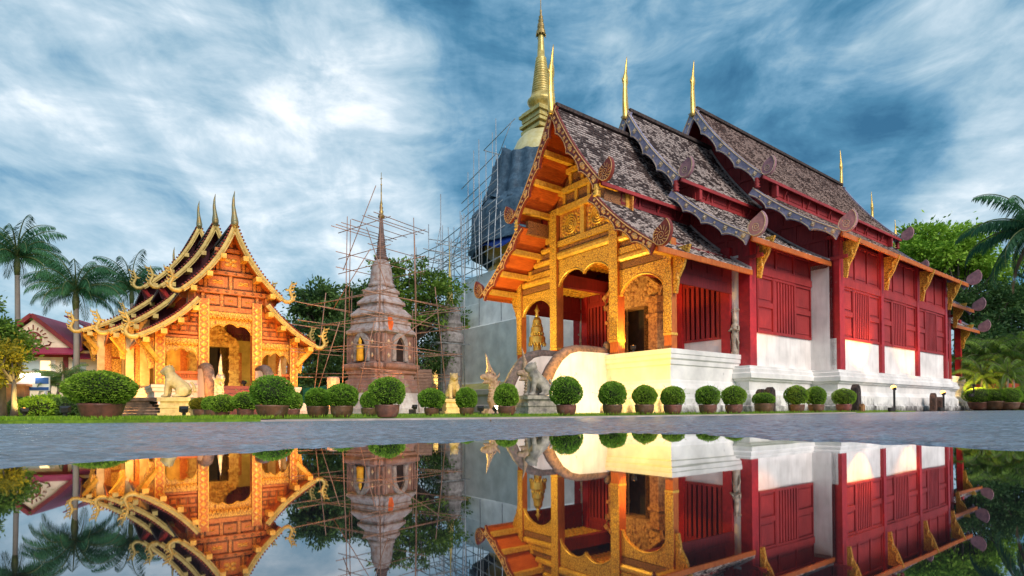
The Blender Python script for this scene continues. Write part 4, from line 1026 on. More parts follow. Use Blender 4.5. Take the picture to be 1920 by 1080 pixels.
poly = [(-1.25, 3.7), (1.25, 3.7), (1.05, 4.2), (.65, 4.4), (.42, 4.85), (0, 5.2), (-.42, 4.85), (-.65, 4.4), (-1.05, 4.2)]
mb.prism(poly, lambda a, b, q: (a, 6.1 if q else 5.1, b))
for k in range(18): a = random.uniform(-.9, .9); mb.ell((a, 5.1, random.uniform(3.85, 4.2 + .7 * (1 - abs(a)))), (.11, .07, .1), 7, 5)
mb.build('door_surround', mat('gilt_stucco', (.62, .36, .09), (.34, .15, .03), 'noise', 6, .5, .6, .15), chap)
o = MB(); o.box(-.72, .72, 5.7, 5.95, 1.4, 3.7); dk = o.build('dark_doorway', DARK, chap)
for s in (1, -1): o = MB(); o.bar((s * .70, 5.66, 2.53), (s * .3, 5.2, 2.53), .05, 2.25); o.build('door_leaf', DOORM, dk)
for s in (1, -1):                                   # stepped flanks, left and right
    mb = MB(); mb.box(*sorted((s * 3.75, s * 3.55)), 6.2, 11.4, 1.37, 4.7); mb.build('side_wall', YELW, chap)
    mb = MB(); mb.box(*sorted((s * 4.8, s * 4.6)), 11.6, 21.6, 1.36, 5.6); mb.build('side_wall', WALL, chap)
    for x, y, m, ww in ((3.76, 6.0, LITCOL, .34), (3.46, 6.05, CARV, .24), (3.12, 6.05, LITCOL, .42), (2.8, 6.1, CARV, .2), (4.86, 11.4, LITCOL, .36), (4.52, 11.45, CARV, .32), (3.74, 11.42, LITCOL, .26)):
        T = C3 if y > 10 else C2; zt = at_x(T['lo'], x) - .12
        mb = MB(); mb.box(s * x - ww / 2, s * x + ww / 2, y - ww / 2, y + ww / 2, 1.37, zt); mb.build('side_column', m, chap)
    mb = MB(); mb.box(*sorted((s * 3.88, s * 4.36)), 11.45, 11.6, 1.5, 3.3); mb.box(*sorted((s * 3.88, s * 4.36)), 11.42, 11.6, 3.42, 4.3); mb.build('gilded_panel', GOLD, chap)
    mb = MB(); mb.box(*sorted((s * 3.55, s * 4.7)), 11.62, 11.8, 1.36, 5.2); mb.build('end_wall', ORNR, chap)
    mb = MB(); mb.box(*sorted((s * 2.6, s * 3.6)), 6.22, 6.4, 1.37, 4.6); mb.build('end_wall', ORNR, chap)
    for x, y, zt, wd_ in ((2.93 + .2, 1.0, 3.55, .62), (3.95, 6.0, 4.3, .72), (5.05, 11.4, 4.9, .75), (5.05, 16.5, 4.9, .75)):
        mb = MB(); p = [(0, 0), (wd_, 0), (wd_ * .85, -.2), (wd_ * .45, -.6), (.2, -1.3), (0, -1.3)]
        mb.prism(p, lambda u, v, q: (s * (x + u), y + (.06 if q else -.06), zt - .12 + v)); mb.build('eave_bracket', GOLD, chap)
    for T, y in ((C1, .5), (C2, 5.5), (C3, 10.9)):             # slanting eave struts
        e = T['lo'][-1]; mb = MB(); mb.bar((s * (e[0] - .12), y - .3, e[1] - .22), (s * (e[0] - .72), y + .1, e[1] - 1.0), .13, .2); mb.build('eave_strut', GOLDP, chap)
        if T is not C1:
            u = T['up'][-1]; mb = MB(); mb.bar((s * (u[0] - .05), y - .3, u[1] - .1), (s * (u[0] - .7), y + .1, u[1] - .95), .13, .2); mb.build('eave_strut', REDW, chap)
mb = MB()                                           # short stair with capped balustrades
for k in range(7): mb.box(-1.0, 1.05, -1.4 + k * .32, .9, k * .2 + .004, k * .2 + .2)
mb.build('stair', MATS['red_step'], chap)
for s in (1, -1):
    cap = [(-1.5, .7), (-1.4, 1.35), (-1.15, 1.85), (-.75, 2.12), (-.3, 2.2), (.7, 2.2)]
    poly = [(a, b - .06) for a, b in cap] + [(.7, 0), (-1.5, 0)]
    mb = MB(); mb.prism(poly, lambda a, b, q: (s * 1.06 + s * (.36 if q else 0), a, b)); bal = mb.build('stair_balustrade', PINK if s < 0 else WALL, chap)
    mb = MB(); mb.tube([(s * 1.24, a, b) for a, b in cap], [.22, .23, .23, .22, .21, .19], 9, up=(1, 0, 0)); mb.build('balustrade_cap', MATS['grey_brown_cap'] if s > 0 else MATS['lichen_brown_cap'], bal, True)

# ------------------------------------------------------------------ statues
def naga(label, loc, rz, h, m, group='serpent heads at the foot of the stairs'):
    o = thing('naga_statue', label, 'statue', loc, rz, group)
    mb = MB(); k = h / 2.3
    P = [(0, .34, .12), (0, .12, .28), (0, .02, .55), (0, .10, .85), (0, .14, 1.10), (0, .04, 1.32), (0, -.14, 1.44), (0, -.34, 1.44), (0, -.48, 1.40)]
    mb.tube([(a * k, b * k, c * k) for a, b, c in P], [q * k for q in (.22, .215, .20, .185, .175, .17, .165, .11, .05)], 12, up=(1, 0, 0))
    for i in range(7): mb.ell((0, (P[2][1] - .16 + .014 * i) * k, (.50 + i * .105) * k), (.14 * k, .07 * k, .038 * k), 8, 5)   # ribbed throat
    mb.tube([(0, .0, 1.30 * k), (0, -.24 * k, 1.24 * k), (0, -.40 * k, 1.20 * k)], [.11 * k, .075 * k, .03 * k], 8)      # lower jaw
    mb.ell((0, -.42 * k, 1.47 * k), (.06 * k, .07 * k, .06 * k), 8, 6)
    for s in (1, -1):
        mb.ell((s * .10 * k, -.18 * k, 1.54 * k), (.045 * k, .06 * k, .045 * k), 7, 5)
        mb.tube([(s * .13 * k, .06 * k, 1.36 * k), (s * .19 * k, .2 * k, 1.48 * k), (s * .17 * k, .25 * k, 1.64 * k)], [.07 * k, .05 * k, .015 * k], 6)
    mb.build('body', m, o, remesh=.028 * k)
    cb = MB()
    for q, (yy, hh, bb) in enumerate(((-.20, .86, .085), (-.06, .52, .075), (.06, .34, .065), (.15, .22, .05))):
        cb.tube([(0, yy * k, 1.46 * k - q * .05), (0, (yy + .06) * k, (1.48 + hh * .45) * k - q * .05), (0, (yy - .02) * k, (1.48 + hh * .8) * k - q * .05), (0, (yy - .07) * k, (1.48 + hh) * k - q * .05)], [bb * k, bb * .8 * k, bb * .4 * k, .006], 7, up=(0, 1, 0))
    for q in range(3): cb.tube([(0, .22 * k, (1.2 - q * .2) * k), (0, .33 * k, (1.27 - q * .2) * k), (0, .35 * k, (1.38 - q * .2) * k)], [.06 * k, .04 * k, .008], 6)
    cb.build('flame_crest', m, o, True)
    pb = MB(); pb.box(-.30 * k, .30 * k, -.30 * k, .55 * k, 0, .16 * k); pb.box(-.25 * k, .25 * k, -.24 * k, .50 * k, .16 * k, .22 * k); pb.build('base', PINK, o)
    return o
def loc_of(parent, x, y, z=0):
    a = parent.rotation_euler[2]; c, s = math.cos(a), math.sin(a); return (parent.location[0] + x * c - y * s, parent.location[1] + x * s + y * c, z)
naga('rearing serpent head of pale stone beside the left balustrade of the big hall', loc_of(hall, -1.2, -4.05), R(-52.97 - 8), 2.6, NAGAM)
naga('rearing serpent head behind the grey lion at the big hall stairs', loc_of(hall, 1.43, -4.15), R(-52.97), 2.6, NAGAM)
naga('slim yellow serpent head left of the small chapel stairs', loc_of(chap, -1.0, -2.2), R(37), 2.55, STATUE)
naga('slim brownish serpent head right of the small chapel stairs', loc_of(chap, 1.45, -2.0), R(37), 2.5, NAGAM)
def lion(label, loc, rz, h, m, ped, pedh, pw=.62, pl=1.15):
    o = thing('lion_statue', label, 'statue', loc, rz, 'guardian lions')
    k = h; z = pedh
    mb = MB()      # sitting lion looking towards -y
    T = lambda P, Rr: mb.tube([(a * k, b * k, z + c * k) for a, b, c in P], [q * k for q in Rr], 10)
    T([(0, .38, .16), (0, .25, .30), (0, .02, .50), (0, -.10, .66), (0, -.12, .76)], [.17, .21, .205, .185, .15])
    mb.ell((0, -.16 * k, z + .84 * k), (.165 * k, .175 * k, .165 * k), 14, 10)
    mb.ell((0, -.31 * k, z + .80 * k), (.095 * k, .10 * k, .075 * k), 10, 8)
    mb.ell((0, -.29 * k, z + .72 * k), (.075 * k, .08 * k, .03 * k), 10, 8)
    for s in (1, -1):
        mb.ell((s * .13 * k, -.10 * k, z + .97 * k), (.04 * k, .035 * k, .06 * k), 8, 6)
        mb.ell((s * .075 * k, -.30 * k, z + .89 * k), (.03 * k, .03 * k, .03 * k), 8, 6)
        T([(s * .13, -.12, .56), (s * .14, -.17, .30), (s * .14, -.19, .07)], [.10, .075, .065]); mb.ell((s * .14 * k, -.24 * k, z + .045 * k), (.075 * k, .11 * k, .05 * k), 10, 6)
        mb.ell((s * .17 * k, .26 * k, z + .20 * k), (.095 * k, .20 * k, .19 * k), 12, 8); mb.ell((s * .19 * k, .10 * k, z + .045 * k), (.07 * k, .15 * k, .05 * k), 10, 6)
    T([(0, .50, .10), (0, .58, .2), (0, .55, .38), (0, .46, .5)], [.05, .05, .045, .05])
    mb.build('body', m, o, remesh=.024 * k)
    pb = MB(); pb.box(-pw / 2 - .06, pw / 2 + .06, -pl / 2 - .06 + .1, pl / 2 + .06 + .1, .03, .12); pb.box(-pw / 2, pw / 2, -pl / 2 + .1, pl / 2 + .1, .12, pedh - .12)
    pb.box(-pw / 2 - .03, pw / 2 + .03, -pl / 2 + .07, pl / 2 + .13, pedh * .45, pedh * .6); pb.box(-pw / 2 - .07, pw / 2 + .07, -pl / 2 + .03, pl / 2 + .17, pedh - .12, pedh + .005); pb.build('pedestal', ped, o)
    return o
lion('cream lion sitting in profile on a tall yellow pedestal before the small chapel', (-10.75, 18, .03), R(-75), 1.02, STATY, STATY, .60, .7, .8)
lion('upright golden lion on a low yellow pedestal left of the big hall stairs', (-2.45, 23.6, .03), R(18), 1.08, STATY, STATY, .62, .75, 1.05)
lion('weathered grey lion on a dark moulded stone block before the big hall stairs', (.82, 18.9, .03), R(-62), 1.12, STATG, STATG, .62, .85, 1.3)

# ------------------------------------------------------------------ golden chedi behind the hall
ched = thing('golden_chedi', 'tall golden chedi with ringed spire on stepped white blocks, half wrapped in dark tarpaulin', 'chedi', (2.85, 52, 0), R(-52.97))
moulded('terrace', -9.6, 9.6, -9.6, 9.6, [(.5, 0), (.5, .5), (.35, .6), (.35, 1.2), (.5, 1.35), (.5, 1.7), (.2, 1.75)], PINK, ched)
MOSS = mat('mossy_ledge', (.42, .40, .10), (.50, .44, .22), 'noise', 1.5, .9, .3)
moulded('mossy_ledge', -8.15, 8.15, -8.15, 8.15, [(1.6, 1.72), (1.45, 1.8), (.1, 2.35)], MOSS, ched)
moulded('lower_block', -8, 8, -8, 8, [(.06, 2.3), (0, 2.5), (0, 7.0), (-.06, 7.08)], BLUEW, ched)
moulded('upper_block', -6.2, 6.2, -6.2, 6.2, [(.03, 7.0), (0, 7.1), (-.2, 9.6), (-.3, 9.65), (-.3, 11.2), (-.9, 11.25), (-.95, 12.4)], BLUEW, ched)
GC = mat('chedi_gold_leaf', (.66, .53, .20), (.52, .38, .10), 'noise', 3, .36, .25, .35, .5)
def rings(z0, z1, r0, r1, n):
    o = []
    for i in range(n):
        t = i / n; t2 = (i + 1) / n; za = z0 + (z1 - z0) * t; zb = z0 + (z1 - z0) * t2; r = r0 + (r1 - r0) * t; h = zb - za
        o += [(r * .86, za), (r, za + h * .25), (r, za + h * .65), (r * .86, za + h * .95)]
    return o
mb = MB(); mb.lathe([(5.2, 12.3), (5.0, 13.0), (4.4, 13.2), (4.4, 14), (5.3, 14.6), (5.3, 15.2), (4.6, 15.6), (4.6, 16.6), (5.4, 17.2), (5.2, 17.8), (4.2, 18.4), (4.2, 19.2), (4.6, 19.6), (3.6, 20.2), (3.2, 21.0), (3.1, 21.6)], n=28); mb.build('moulded_drum', GOLDP, ched, True)
mb = MB(); mb.lathe([(3.15, 21.5), (3.1, 22.2), (2.95, 23.0), (2.7, 23.9), (2.3, 24.8), (1.75, 25.45), (1.3, 25.75)], n=32); mb.build('bell', mat('pale_bell_gilding', (.74, .66, .36), (.66, .55, .24), 'noise', 2, .4, .15, .25, .5), ched, True)
mb = MB()
for r, a, b in ((1.35, 25.7, 26.0), (1.2, 26.0, 26.25), (1.45, 26.25, 26.5), (1.2, 26.5, 26.75), (1.3, 26.75, 27.2), (1.5, 27.2, 27.45), (1.3, 27.45, 27.7)): mb.box(-r, r, -r, r, a, b - .002)
mb.build('harmika', GC, ched)
mb = MB(); mb.lathe([(.85, 27.6), (.8, 28.1), (1.1, 28.3), (1.3, 28.6), (1.3, 28.75), (1.05, 29.0), (.95, 29.3)] + rings(29.3, 32.6, .93, .5, 14) + [(.46, 32.6), (.5, 32.75), (.36, 32.8), (.33, 33.6), (.26, 34.8), (.2, 35.1)], n=20); mb.build('ringed_spire', GC, ched, True)
mb = MB(); mb.lathe([(.46, 35.0), (.42, 35.35), (.26, 35.36), (.34, 35.7), (.3, 36.0), (.2, 36.05), (.26, 36.35), (.16, 36.4), (.2, 36.7), (.1, 36.75), (.09, 37.3), (.04, 37.35), (.03, 39.2)], n=12)
for k in range(10): a = 2 * math.pi * k / 10; mb.ell((.46 * math.cos(a), .46 * math.sin(a), 34.9), (.05, .05, .09), 5, 4)
mb.build('tiered_umbrella', mat('dull_gold_tier', (.42, .30, .10), (.22, .15, .06), 'noise', 8, .4, .2, .5), ched)
# wrapped tarpaulins: draped, folded cloth round the drum
def drape(name, m, prof, a0, a1, amp, seed, n=90):
    rg = random.Random(seed); ph = [(rg.uniform(0, 6.28), rg.uniform(5, 26), rg.uniform(.3, 1)) for _ in range(7)]
    V = []; F = []; rows = 26; zs = [p[1] for p in prof]
    for i in range(rows):
        z = prof[0][1] + (prof[-1][1] - prof[0][1]) * i / (rows - 1)
        for (r0, z0), (r1, z1) in zip(prof, prof[1:]):
            if z0 <= z <= z1 + 1e-6: r = r0 + (r1 - r0) * (z - z0) / (z1 - z0)
        for j in range(n):
            a = R(a0 + (a1 - a0) * j / (n - 1)); f = sum(w_ * math.sin(fr_ * a + p_ + z * .35) for p_, fr_, w_ in ph) / 4
            edge = .28 * math.sin(a * 5 + seed) + .2 * math.sin(a * 11) if i in (0, rows - 1) else 0
            rr = r + amp * f; V.append((rr * math.cos(a), rr * math.sin(a), z + edge))
    for i in range(rows - 1):
        for j in range(n - 1): F.append((i * n + j, i * n + j + 1, (i + 1) * n + j + 1, (i + 1) * n + j))
    o = npmesh(name, V, F, m, ched); md = o.modifiers.new('thick', 'SOLIDIFY'); md.thickness = .04; return o
drape('tarpaulin', TARP, [(6.0, 18.1), (5.45, 18.7), (5.3, 19.6), (4.9, 20.4), (4.6, 21.4), (4.4, 22.7)], 120, 420, .34, 3)
drape('tarpaulin', TARP, [(6.7, 14.3), (6.4, 15.4), (6.35, 16.6), (6.3, 17.8), (5.7, 18.5)], 120, 330, .36, 8)
drape('blue_sheet', TARPB, [(6.5, 14.2), (6.3, 14.8), (6.2, 16.8)], 232, 420, .08, 5)
# elephant at the foot of the white block (front half stands out from the wall)
el = thing('elephant_statue', 'white plaster elephant standing out from the white block wall of the golden chedi', 'statue', loc_of(ched, -4.55, -8.0, 2.28), R(-52.97))
mb = MB()
mb.ell((0, -.35, 1.75), (.72, 1.1, .72), 18, 12); mb.ell((0, -1.35, 2.05), (.50, .50, .58), 16, 12); mb.ell((0, -1.2, 2.42), (.34, .34, .25), 12, 8)
mb.tube([(0, -1.72, 2.05), (0, -1.95, 1.7), (0, -1.98, 1.2), (0, -1.9, .75), (0, -1.98, .5)], [.25, .21, .17, .13, .10], 10, up=(1, 0, 0))
for s in (1, -1):
    mb.tube([(s * .4, -.85, 1.5), (s * .42, -.95, .8), (s * .42, -.95, .05)], [.34, .27, .30], 12); mb.tube([(s * .42, .1, 1.5), (s * .42, .15, .05)], [.34, .3], 12)
    mb.ell((s * .50, -1.10, 2.0), (.10, .36, .5), 12, 8, rot=Matrix.Rotation(s * R(-18), 3, 'Z')); mb.tube([(s * .2, -1.7, 1.75), (s * .27, -2.0, 1.5), (s * .27, -2.2, 1.5)], [.09, .07, .02], 7)
mb.build('body', mat('white_statue_plaster', (.72, .68, .60), (.60, .55, .48), 'noise', 3, .7, .2), el, remesh=.06)
mb = MB(); mb.box(-.85, .85, -1.6, .3, -.12, .06); mb.build('base', WALL, el)

# ------------------------------------------------------------------ scaffolds
def pole(parent, p, q, r, m, name='pole'):
    r *= (.82 if m is STEEL else .58); mb = MB(); mb.tube([p, q], [r, r * .88], 6); return mb.build(name, m, parent, True)
sc1 = thing('tube_scaffold', 'grey tube scaffold standing round the wrapped golden chedi', 'scaffold', (2.85, 52, 0), R(-52.97 - 6))
rr = random.Random(4)
cor = [(-7.4, -6.6), (-4.6, -7.2), (-1.6, -7.4), (1.2, -7.2), (-7.6, -3.4), (-7.5, 0), (4.2, -6.8)]
for i, (x, y) in enumerate(cor): pole(sc1, (x, y, 7.1), (x + rr.uniform(-.1, .1), y, 15.6 + rr.uniform(0, 4.5)), .055, STEEL)
for i, (x, y, za, zb) in enumerate(((-5.6, -4.2, 14, 23.6), (-4.8, -5.2, 14, 22.8), (-3.2, -5.4, 15, 24.2), (-1.8, -5.6, 15, 24.6), (-.3, -5.7, 15, 23), (1.4, -5.5, 15, 22), (-5.8, -2, 15, 21.5), (-2.2, -3.6, 20, 27.2), (-4.1, -1.5, 19, 26), (-3.6, -3.2, 19, 26.6))): pole(sc1, (x, y, za), (x, y, zb), .05, STEEL)
for z in (12.2, 13.3, 14.4, 15.5, 16.6):
    e = rr.uniform(.4, 1.6); pole(sc1, (-7.5 - e, -6.7, z), (4.6, -6.9 + rr.uniform(-.3, .3), z + rr.uniform(-.15, .5)), .05, STEEL)
    pole(sc1, (-7.5, -7.6 - e * .5, z + .1), (-7.5, .8, z + .1 + rr.uniform(-.1, .3)), .05, STEEL)
for i in range(9): x = -7.2 + i * 1.35; pole(sc1, (x, -6.9 + rr.uniform(-.4, .4), 11.2 + rr.uniform(0, 1)), (x + rr.uniform(-.1, .1), -6.8, 16.2 + rr.uniform(0, 3.4)), .05, STEEL)
for i in range(5): z = 14.2 + i * .62; pole(sc1, (-7.9, -6.2 + rr.uniform(-.6, .6), z), (3.8, -6.6 + rr.uniform(-.3, .3), z + rr.uniform(.1, 1.0)), .045, STEEL)
for z in (18.6, 19.4, 20.2, 21.6): pole(sc1, (-6.0, -5.3, z), (1.8, -5.8, z + .3), .05, STEEL)
pole(sc1, (-4.6, -3.6, 25.2), (1.4, -3.7, 25.6), .05, STEEL); pole(sc1, (-4.6, -3.6, 25.2), (-4.2, .6, 25.0), .05, STEEL)
for p, q in (((-7.4, -6.6, 11.5), (-4.6, -7.2, 14.4)), ((-4.6, -7.2, 13.3), (-1.6, -7.4, 16.6)), ((-7.5, -3.4, 12.2), (-7.5, -6.6, 15.5)), ((-1.6, -7.4, 14.4), (1.2, -7.2, 16.8)), ((-2.2, -3.6, 23.2), (.8, -3.7, 25.6))): pole(sc1, p, q, .045, STEEL, 'brace')
sc2 = thing('tube_scaffold', 'lower grey tube scaffold tower beside the small stone spire', 'scaffold', (-6.0, 47.5, 0), R(-52.97))
for x, y, zt in ((-2, -1.2, 14.2), (0.2, -1.2, 15.6), (2.2, -1.2, 17.5), (-2, 1, 13.6), (.2, 1, 14.8), (2.2, 1, 16.4)): pole(sc2, (x, y, .05), (x, y, zt), .05, STEEL)
for z in (5.5, 8.0, 10.5, 12.6, 13.4):
    for y in (-1.2, 1): pole(sc2, (-2.6, y, z), (2.9, y, z + .06), .045, STEEL)
    for x in (-2, .2, 2.2): pole(sc2, (x, -1.7, z + .1), (x, 1.5, z + .1), .045, STEEL)
pole(sc2, (-2, -1.2, 8), (.2, -1.2, 12.6), .045, STEEL, 'brace'); pole(sc2, (.2, -1.2, 10.5), (2.2, -1.2, 15), .045, STEEL, 'brace')

# ------------------------------------------------------------------ brick chedi in bamboo scaffold
BX, BY, BR = -6.92, 30.0, R(-34)
bch = thing('brick_chedi', 'old red brick chedi with niches and thin ringed spire inside bamboo poles', 'chedi', (BX, BY, 0), BR)
bch.scale = (.94, .94, 1)
def redent(a=.16):
    p = [(1, 1 - 2 * a), (1 - a, 1 - 2 * a), (1 - a, 1 - a), (1 - 2 * a, 1 - a), (1 - 2 * a, 1)]; o = []
    for k in range(4):
        c, s = math.cos(k * math.pi / 2), math.sin(k * math.pi / 2); o += [(x * c - y * s, x * s + y * c) for x, y in p]
    return o
RP = redent(.13)
mb = MB(); mb.lathe([(2.0, .02), (2.0, .30), (1.95, .32), (1.78, 1.12)], plan=[(1, -1), (1, 1), (-1, 1), (-1, -1)]); mb.build('whitewashed_foot', mat('whitewash', (.60, .57, .58), (.46, .40, .40), 'noise', 3, .8, .3), bch)
mb = MB(); mb.lathe([(1.80, 1.1), (1.80, 1.3), (1.70, 1.34), (1.70, 1.5), (1.6, 1.55), (1.58, 1.75), (1.46, 1.82), (1.44, 2.05), (1.56, 2.12), (1.56, 2.25), (1.68, 2.35), (1.72, 2.42), (1.72, 2.58), (1.5, 2.64), (1.42, 2.7)], plan=RP)
mb.build('moulded_base', BRICK, bch)
mb = MB(); mb.lathe([(1.36, 2.68), (1.36, 4.12)], plan=redent(.10))
for k in range(4):                                   # pilasters and diamond ornaments on each face
    a = k * math.pi / 2
    for s in (1, -1):
        M = Matrix.Rotation(a, 3, 'Z')
        for dx in (.98, 1.2):
            q = [M @ Vector((s * dx + ox, -1.37 + oy, z)) for ox, oy, z in ((-.05, -.05, 2.7), (.05, -.05, 2.7), (.05, .05, 2.7), (-.05, .05, 2.7), (-.05, -.05, 4.1), (.05, -.05, 4.1), (.05, .05, 4.1), (-.05, .05, 4.1))]
            mb.add(q, [(0, 1, 5, 4), (1, 2, 6, 5), (3, 0, 4, 7), (4, 5, 6, 7)])
mb.build('body', BRICK, bch)
for k in range(4):
    M = Matrix.Rotation(k * math.pi / 2, 3, 'Z'); mb = MB(); n = 13
    arch = [(-.34, 2.72)] + [(-.34, 3.45), (-.30, 3.62), (-.18, 3.82), (0, 4.02), (.18, 3.82), (.30, 3.62), (.34, 3.45)] + [(.34, 2.72)]
    out_ = [(-.56, 2.72), (-.56, 3.5), (-.52, 3.85), (-.35, 4.05), (0, 4.30), (.35, 4.05), (.52, 3.85), (.56, 3.5), (.56, 2.72)]
    for (a, b), (c, d) in zip(zip(arch, arch[1:]), zip(out_, out_[1:])):
        vs = [M @ Vector((p[0], y, p[1])) for y in (-1.52, -1.30) for p in (a, b, d, c)]
        mb.add(vs, [(0, 1, 2, 3), (7, 6, 5, 4), (0, 4, 5, 1), (3, 2, 6, 7)])
    f = mb.build('niche_frame', STONEG, bch)
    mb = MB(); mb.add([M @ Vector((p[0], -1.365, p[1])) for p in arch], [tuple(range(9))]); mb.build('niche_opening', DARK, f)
    for s in (1, -1):
        mb = MB()
        for z in (3.0, 3.7):
            c = M @ Vector((s * .80, -1.42, z)); e1 = M @ Vector((.11, 0, 0)); e3 = Vector((0, 0, .14)); nn = M @ Vector((0, -.05, 0))
            mb.add([c + e1, c + e3, c - e1, c - e3, c + nn], [(0, 1, 4), (1, 2, 4), (2, 3, 4), (3, 0, 4)])
        mb.build('diamond_ornament', CREAM, bch)
UPC = mat('weathered_stucco_tiers', (.42, .375, .38), (.29, .20, .175), 'noise', 3.5, .8, .5, 0, .2, .42, .62)
mb = MB(); mb.lathe([(1.4, 4.1), (1.55, 4.2), (1.55, 4.32), (1.35, 4.5), (1.28, 4.7), (1.34, 4.72), (1.34, 4.85), (1.2, 4.9), (1.2, 5.05), (1.36, 5.12), (1.36, 5.22), (1.18, 5.4), (1.05, 5.55), (.95, 5.58), (.95, 5.72), (1.08, 5.78), (1.08, 5.88), (.9, 6.05), (.76, 6.2), (.74, 6.35), (.82, 6.4), (.82, 6.5), (.66, 6.66), (.56, 6.75)], plan=RP); mb.build('stepped_roof', UPC, bch)
mb = MB(); mb.lathe([(.74, 6.7), (.74, 6.9), (.64, 6.95), (.68, 7.05), (.62, 7.15), (.60, 7.5), (.54, 7.85), (.40, 8.12), (.30, 8.2)], n=18); mb.build('bell', UPC, bch, True)
mb = MB(); mb.lathe([(.30, 8.15), (.40, 8.25), (.40, 8.32), (.30, 8.4)] + rings(8.4, 9.6, .30, .16, 10) + [(.15, 9.6), (.11, 10.2), (.07, 10.5)], n=14); mb.build('ringed_spire', mat('dark_ringed_brick', (.20, .13, .12), (.12, .085, .08), 'noise', 6, .8, .5), bch, True)
mb = MB(); mb.lathe([(.08, 10.4), (.2, 10.5), (.16, 10.62), (.1, 10.66), (.13, 10.8), (.07, 10.9), (.11, 11.0), (.05, 11.1), (.08, 11.2), (.035, 11.4), (.03, 12.2), (.05, 12.24), (.02, 12.3), (.015, 12.9)], n=10); mb.box(-.09, .09, -.01, .01, 12.55, 12.58); mb.build('gilded_tip', MATS['dull_gold_tier'], bch, True)
bud = thing('robed_statue', 'statue in a yellow robe standing in the niche of the brick chedi', 'statue', loc_of(bch, 0, -1.46, 2.72), BR)
mb = MB(); mb.lathe([(.17, 0), (.2, .1), (.17, .5), (.19, .75), (.16, .85), (.06, .9), (.09, .97), (.09, 1.05), (.05, 1.12), (.02, 1.2)], n=12); mb.build('body', mat('saffron_cloth', (.72, .42, .03), (.6, .3, .02), 'noise', 6, .7, .3), bud, True)
bud.rotation_euler = (0, 0, BR)
bs = thing('bamboo_scaffold', 'reddish bamboo pole scaffold lashed around the brick chedi', 'scaffold', (BX, BY, 0), BR)
rg = random.Random(9)
base = [(-2.5, -2.5), (0.1, -2.7), (2.5, -2.5), (-2.6, 0), (2.6, .1), (-2.5, 2.5), (2.5, 2.5), (0, 2.6)]
for x, y in base:
    t = .80 if abs(x) > 1 and abs(y) > 1 else .9
    pole(bs, (x, y, .1), (x * t, y * t, 6.2 + rg.uniform(-.4, .8)), .045, BAMB)
for x, y in ((-1.3, -1.3), (1.3, -1.3), (1.3, 1.3), (-1.3, 1.3), (-2.1, -.4), (1.9, .6)): pole(bs, (x, y, 5.3), (x * .95, y * .95, 10.2 + rg.uniform(-.6, .9)), .04, BAMB)
for z, w_ in ((1.9, 3.1), (3.2, 3.2), (4.5, 3.2), (5.6, 2.8)):
    for s in (1, -1):
        for q in range(2):
            pole(bs, (-w_ - rg.uniform(.1, .9), s * 2.45, z + rg.uniform(-.15, .15) + q * .13), (w_ + rg.uniform(.1, .9), s * 2.45 + q * .05, z + rg.uniform(-.15, .15) + q * .13), .04, BAMB)
            if z != 1.9 or q == 0: pole(bs, (s * 2.45, -w_ - rg.uniform(.1, .9), z + .1 + rg.uniform(-.15, .15) + q * .12), (s * 2.45, w_ + rg.uniform(.1, .9), z + .1 + rg.uniform(-.15, .15) + q * .12), .04, BAMB)
for z in (7.5, 8.3, 9.7):
    for s in (1, -1):
        pole(bs, (-2.0, s * 1.2, z), (2.0, s * 1.25, z + .1), .035, BAMB); pole(bs, (s * 1.2, -2.0, z + .1), (s * 1.2, 2.0, z + .2), .035, BAMB)
for k in range(5): pole(bs, (-1.7 + k * .8, -1.9, 9.85 + .02 * k), (-1.6 + k * .8, 1.9, 9.9), .035, BAMB)
for p, q in (((-2.5, -2.5, .3), (-.3, -2.5, 4.6)), ((2.2, -2.5, 4.4), (.9, -2.6, .4)), ((-2.2, -1.4, 5.6), (.6, -1.3, 8.4)), ((1.9, -1.4, 6.2), (.2, -1.2, 9.6)), ((-1.5, -1.3, 7.6), (.9, -1.2, 11.6)), ((2.5, -2.4, 3), (2.4, 2.0, 5.6))): pole(bs, p, q, .04, BAMB, 'brace')
fl = MB(); fx = loc_of(bs, 3.05, -2.45)
fl.add([(0, 0, 0), (.2, .02, -.02), (.26, .05, -.3), (.18, .03, -.62), (.05, 0, -.58), (.0, .02, -.3)], [(0, 1, 2, 3, 4, 5)]); o = fl.build('cloth_flag', mat('orange_cloth', (.75, .14, .02), (.6, .1, .02), 'noise', 5, .7)); o.location = (fx[0], fx[1], 4.55); md = o.modifiers.new('thick', 'SOLIDIFY'); md.thickness = .01
tag(o, 'small orange rag hanging from the end of a bamboo pole', 'flag')
# distant small stone spire
sp = thing('stone_spire', 'small grey stone spire far off among the branches', 'spire', (-5.15, 47, 0))
mb = MB(); mb.lathe([(1.0, 0), (1.0, 5.6), (1.15, 5.8), (1.15, 6.4), (.95, 6.6), (1.0, 7.1), (1.1, 7.3), (.9, 7.6), (.9, 8.2), (.75, 8.7), (.4, 9.0)], n=12); mb.build('tower', STONEG, sp)
mb = MB(); mb.lathe([(.4, 8.9), (.45, 9.1), (.3, 9.2), (.26, 10.2), (.12, 11.4), (.05, 12.4), (.01, 14.2)], n=10); mb.build('tip', GC, sp)

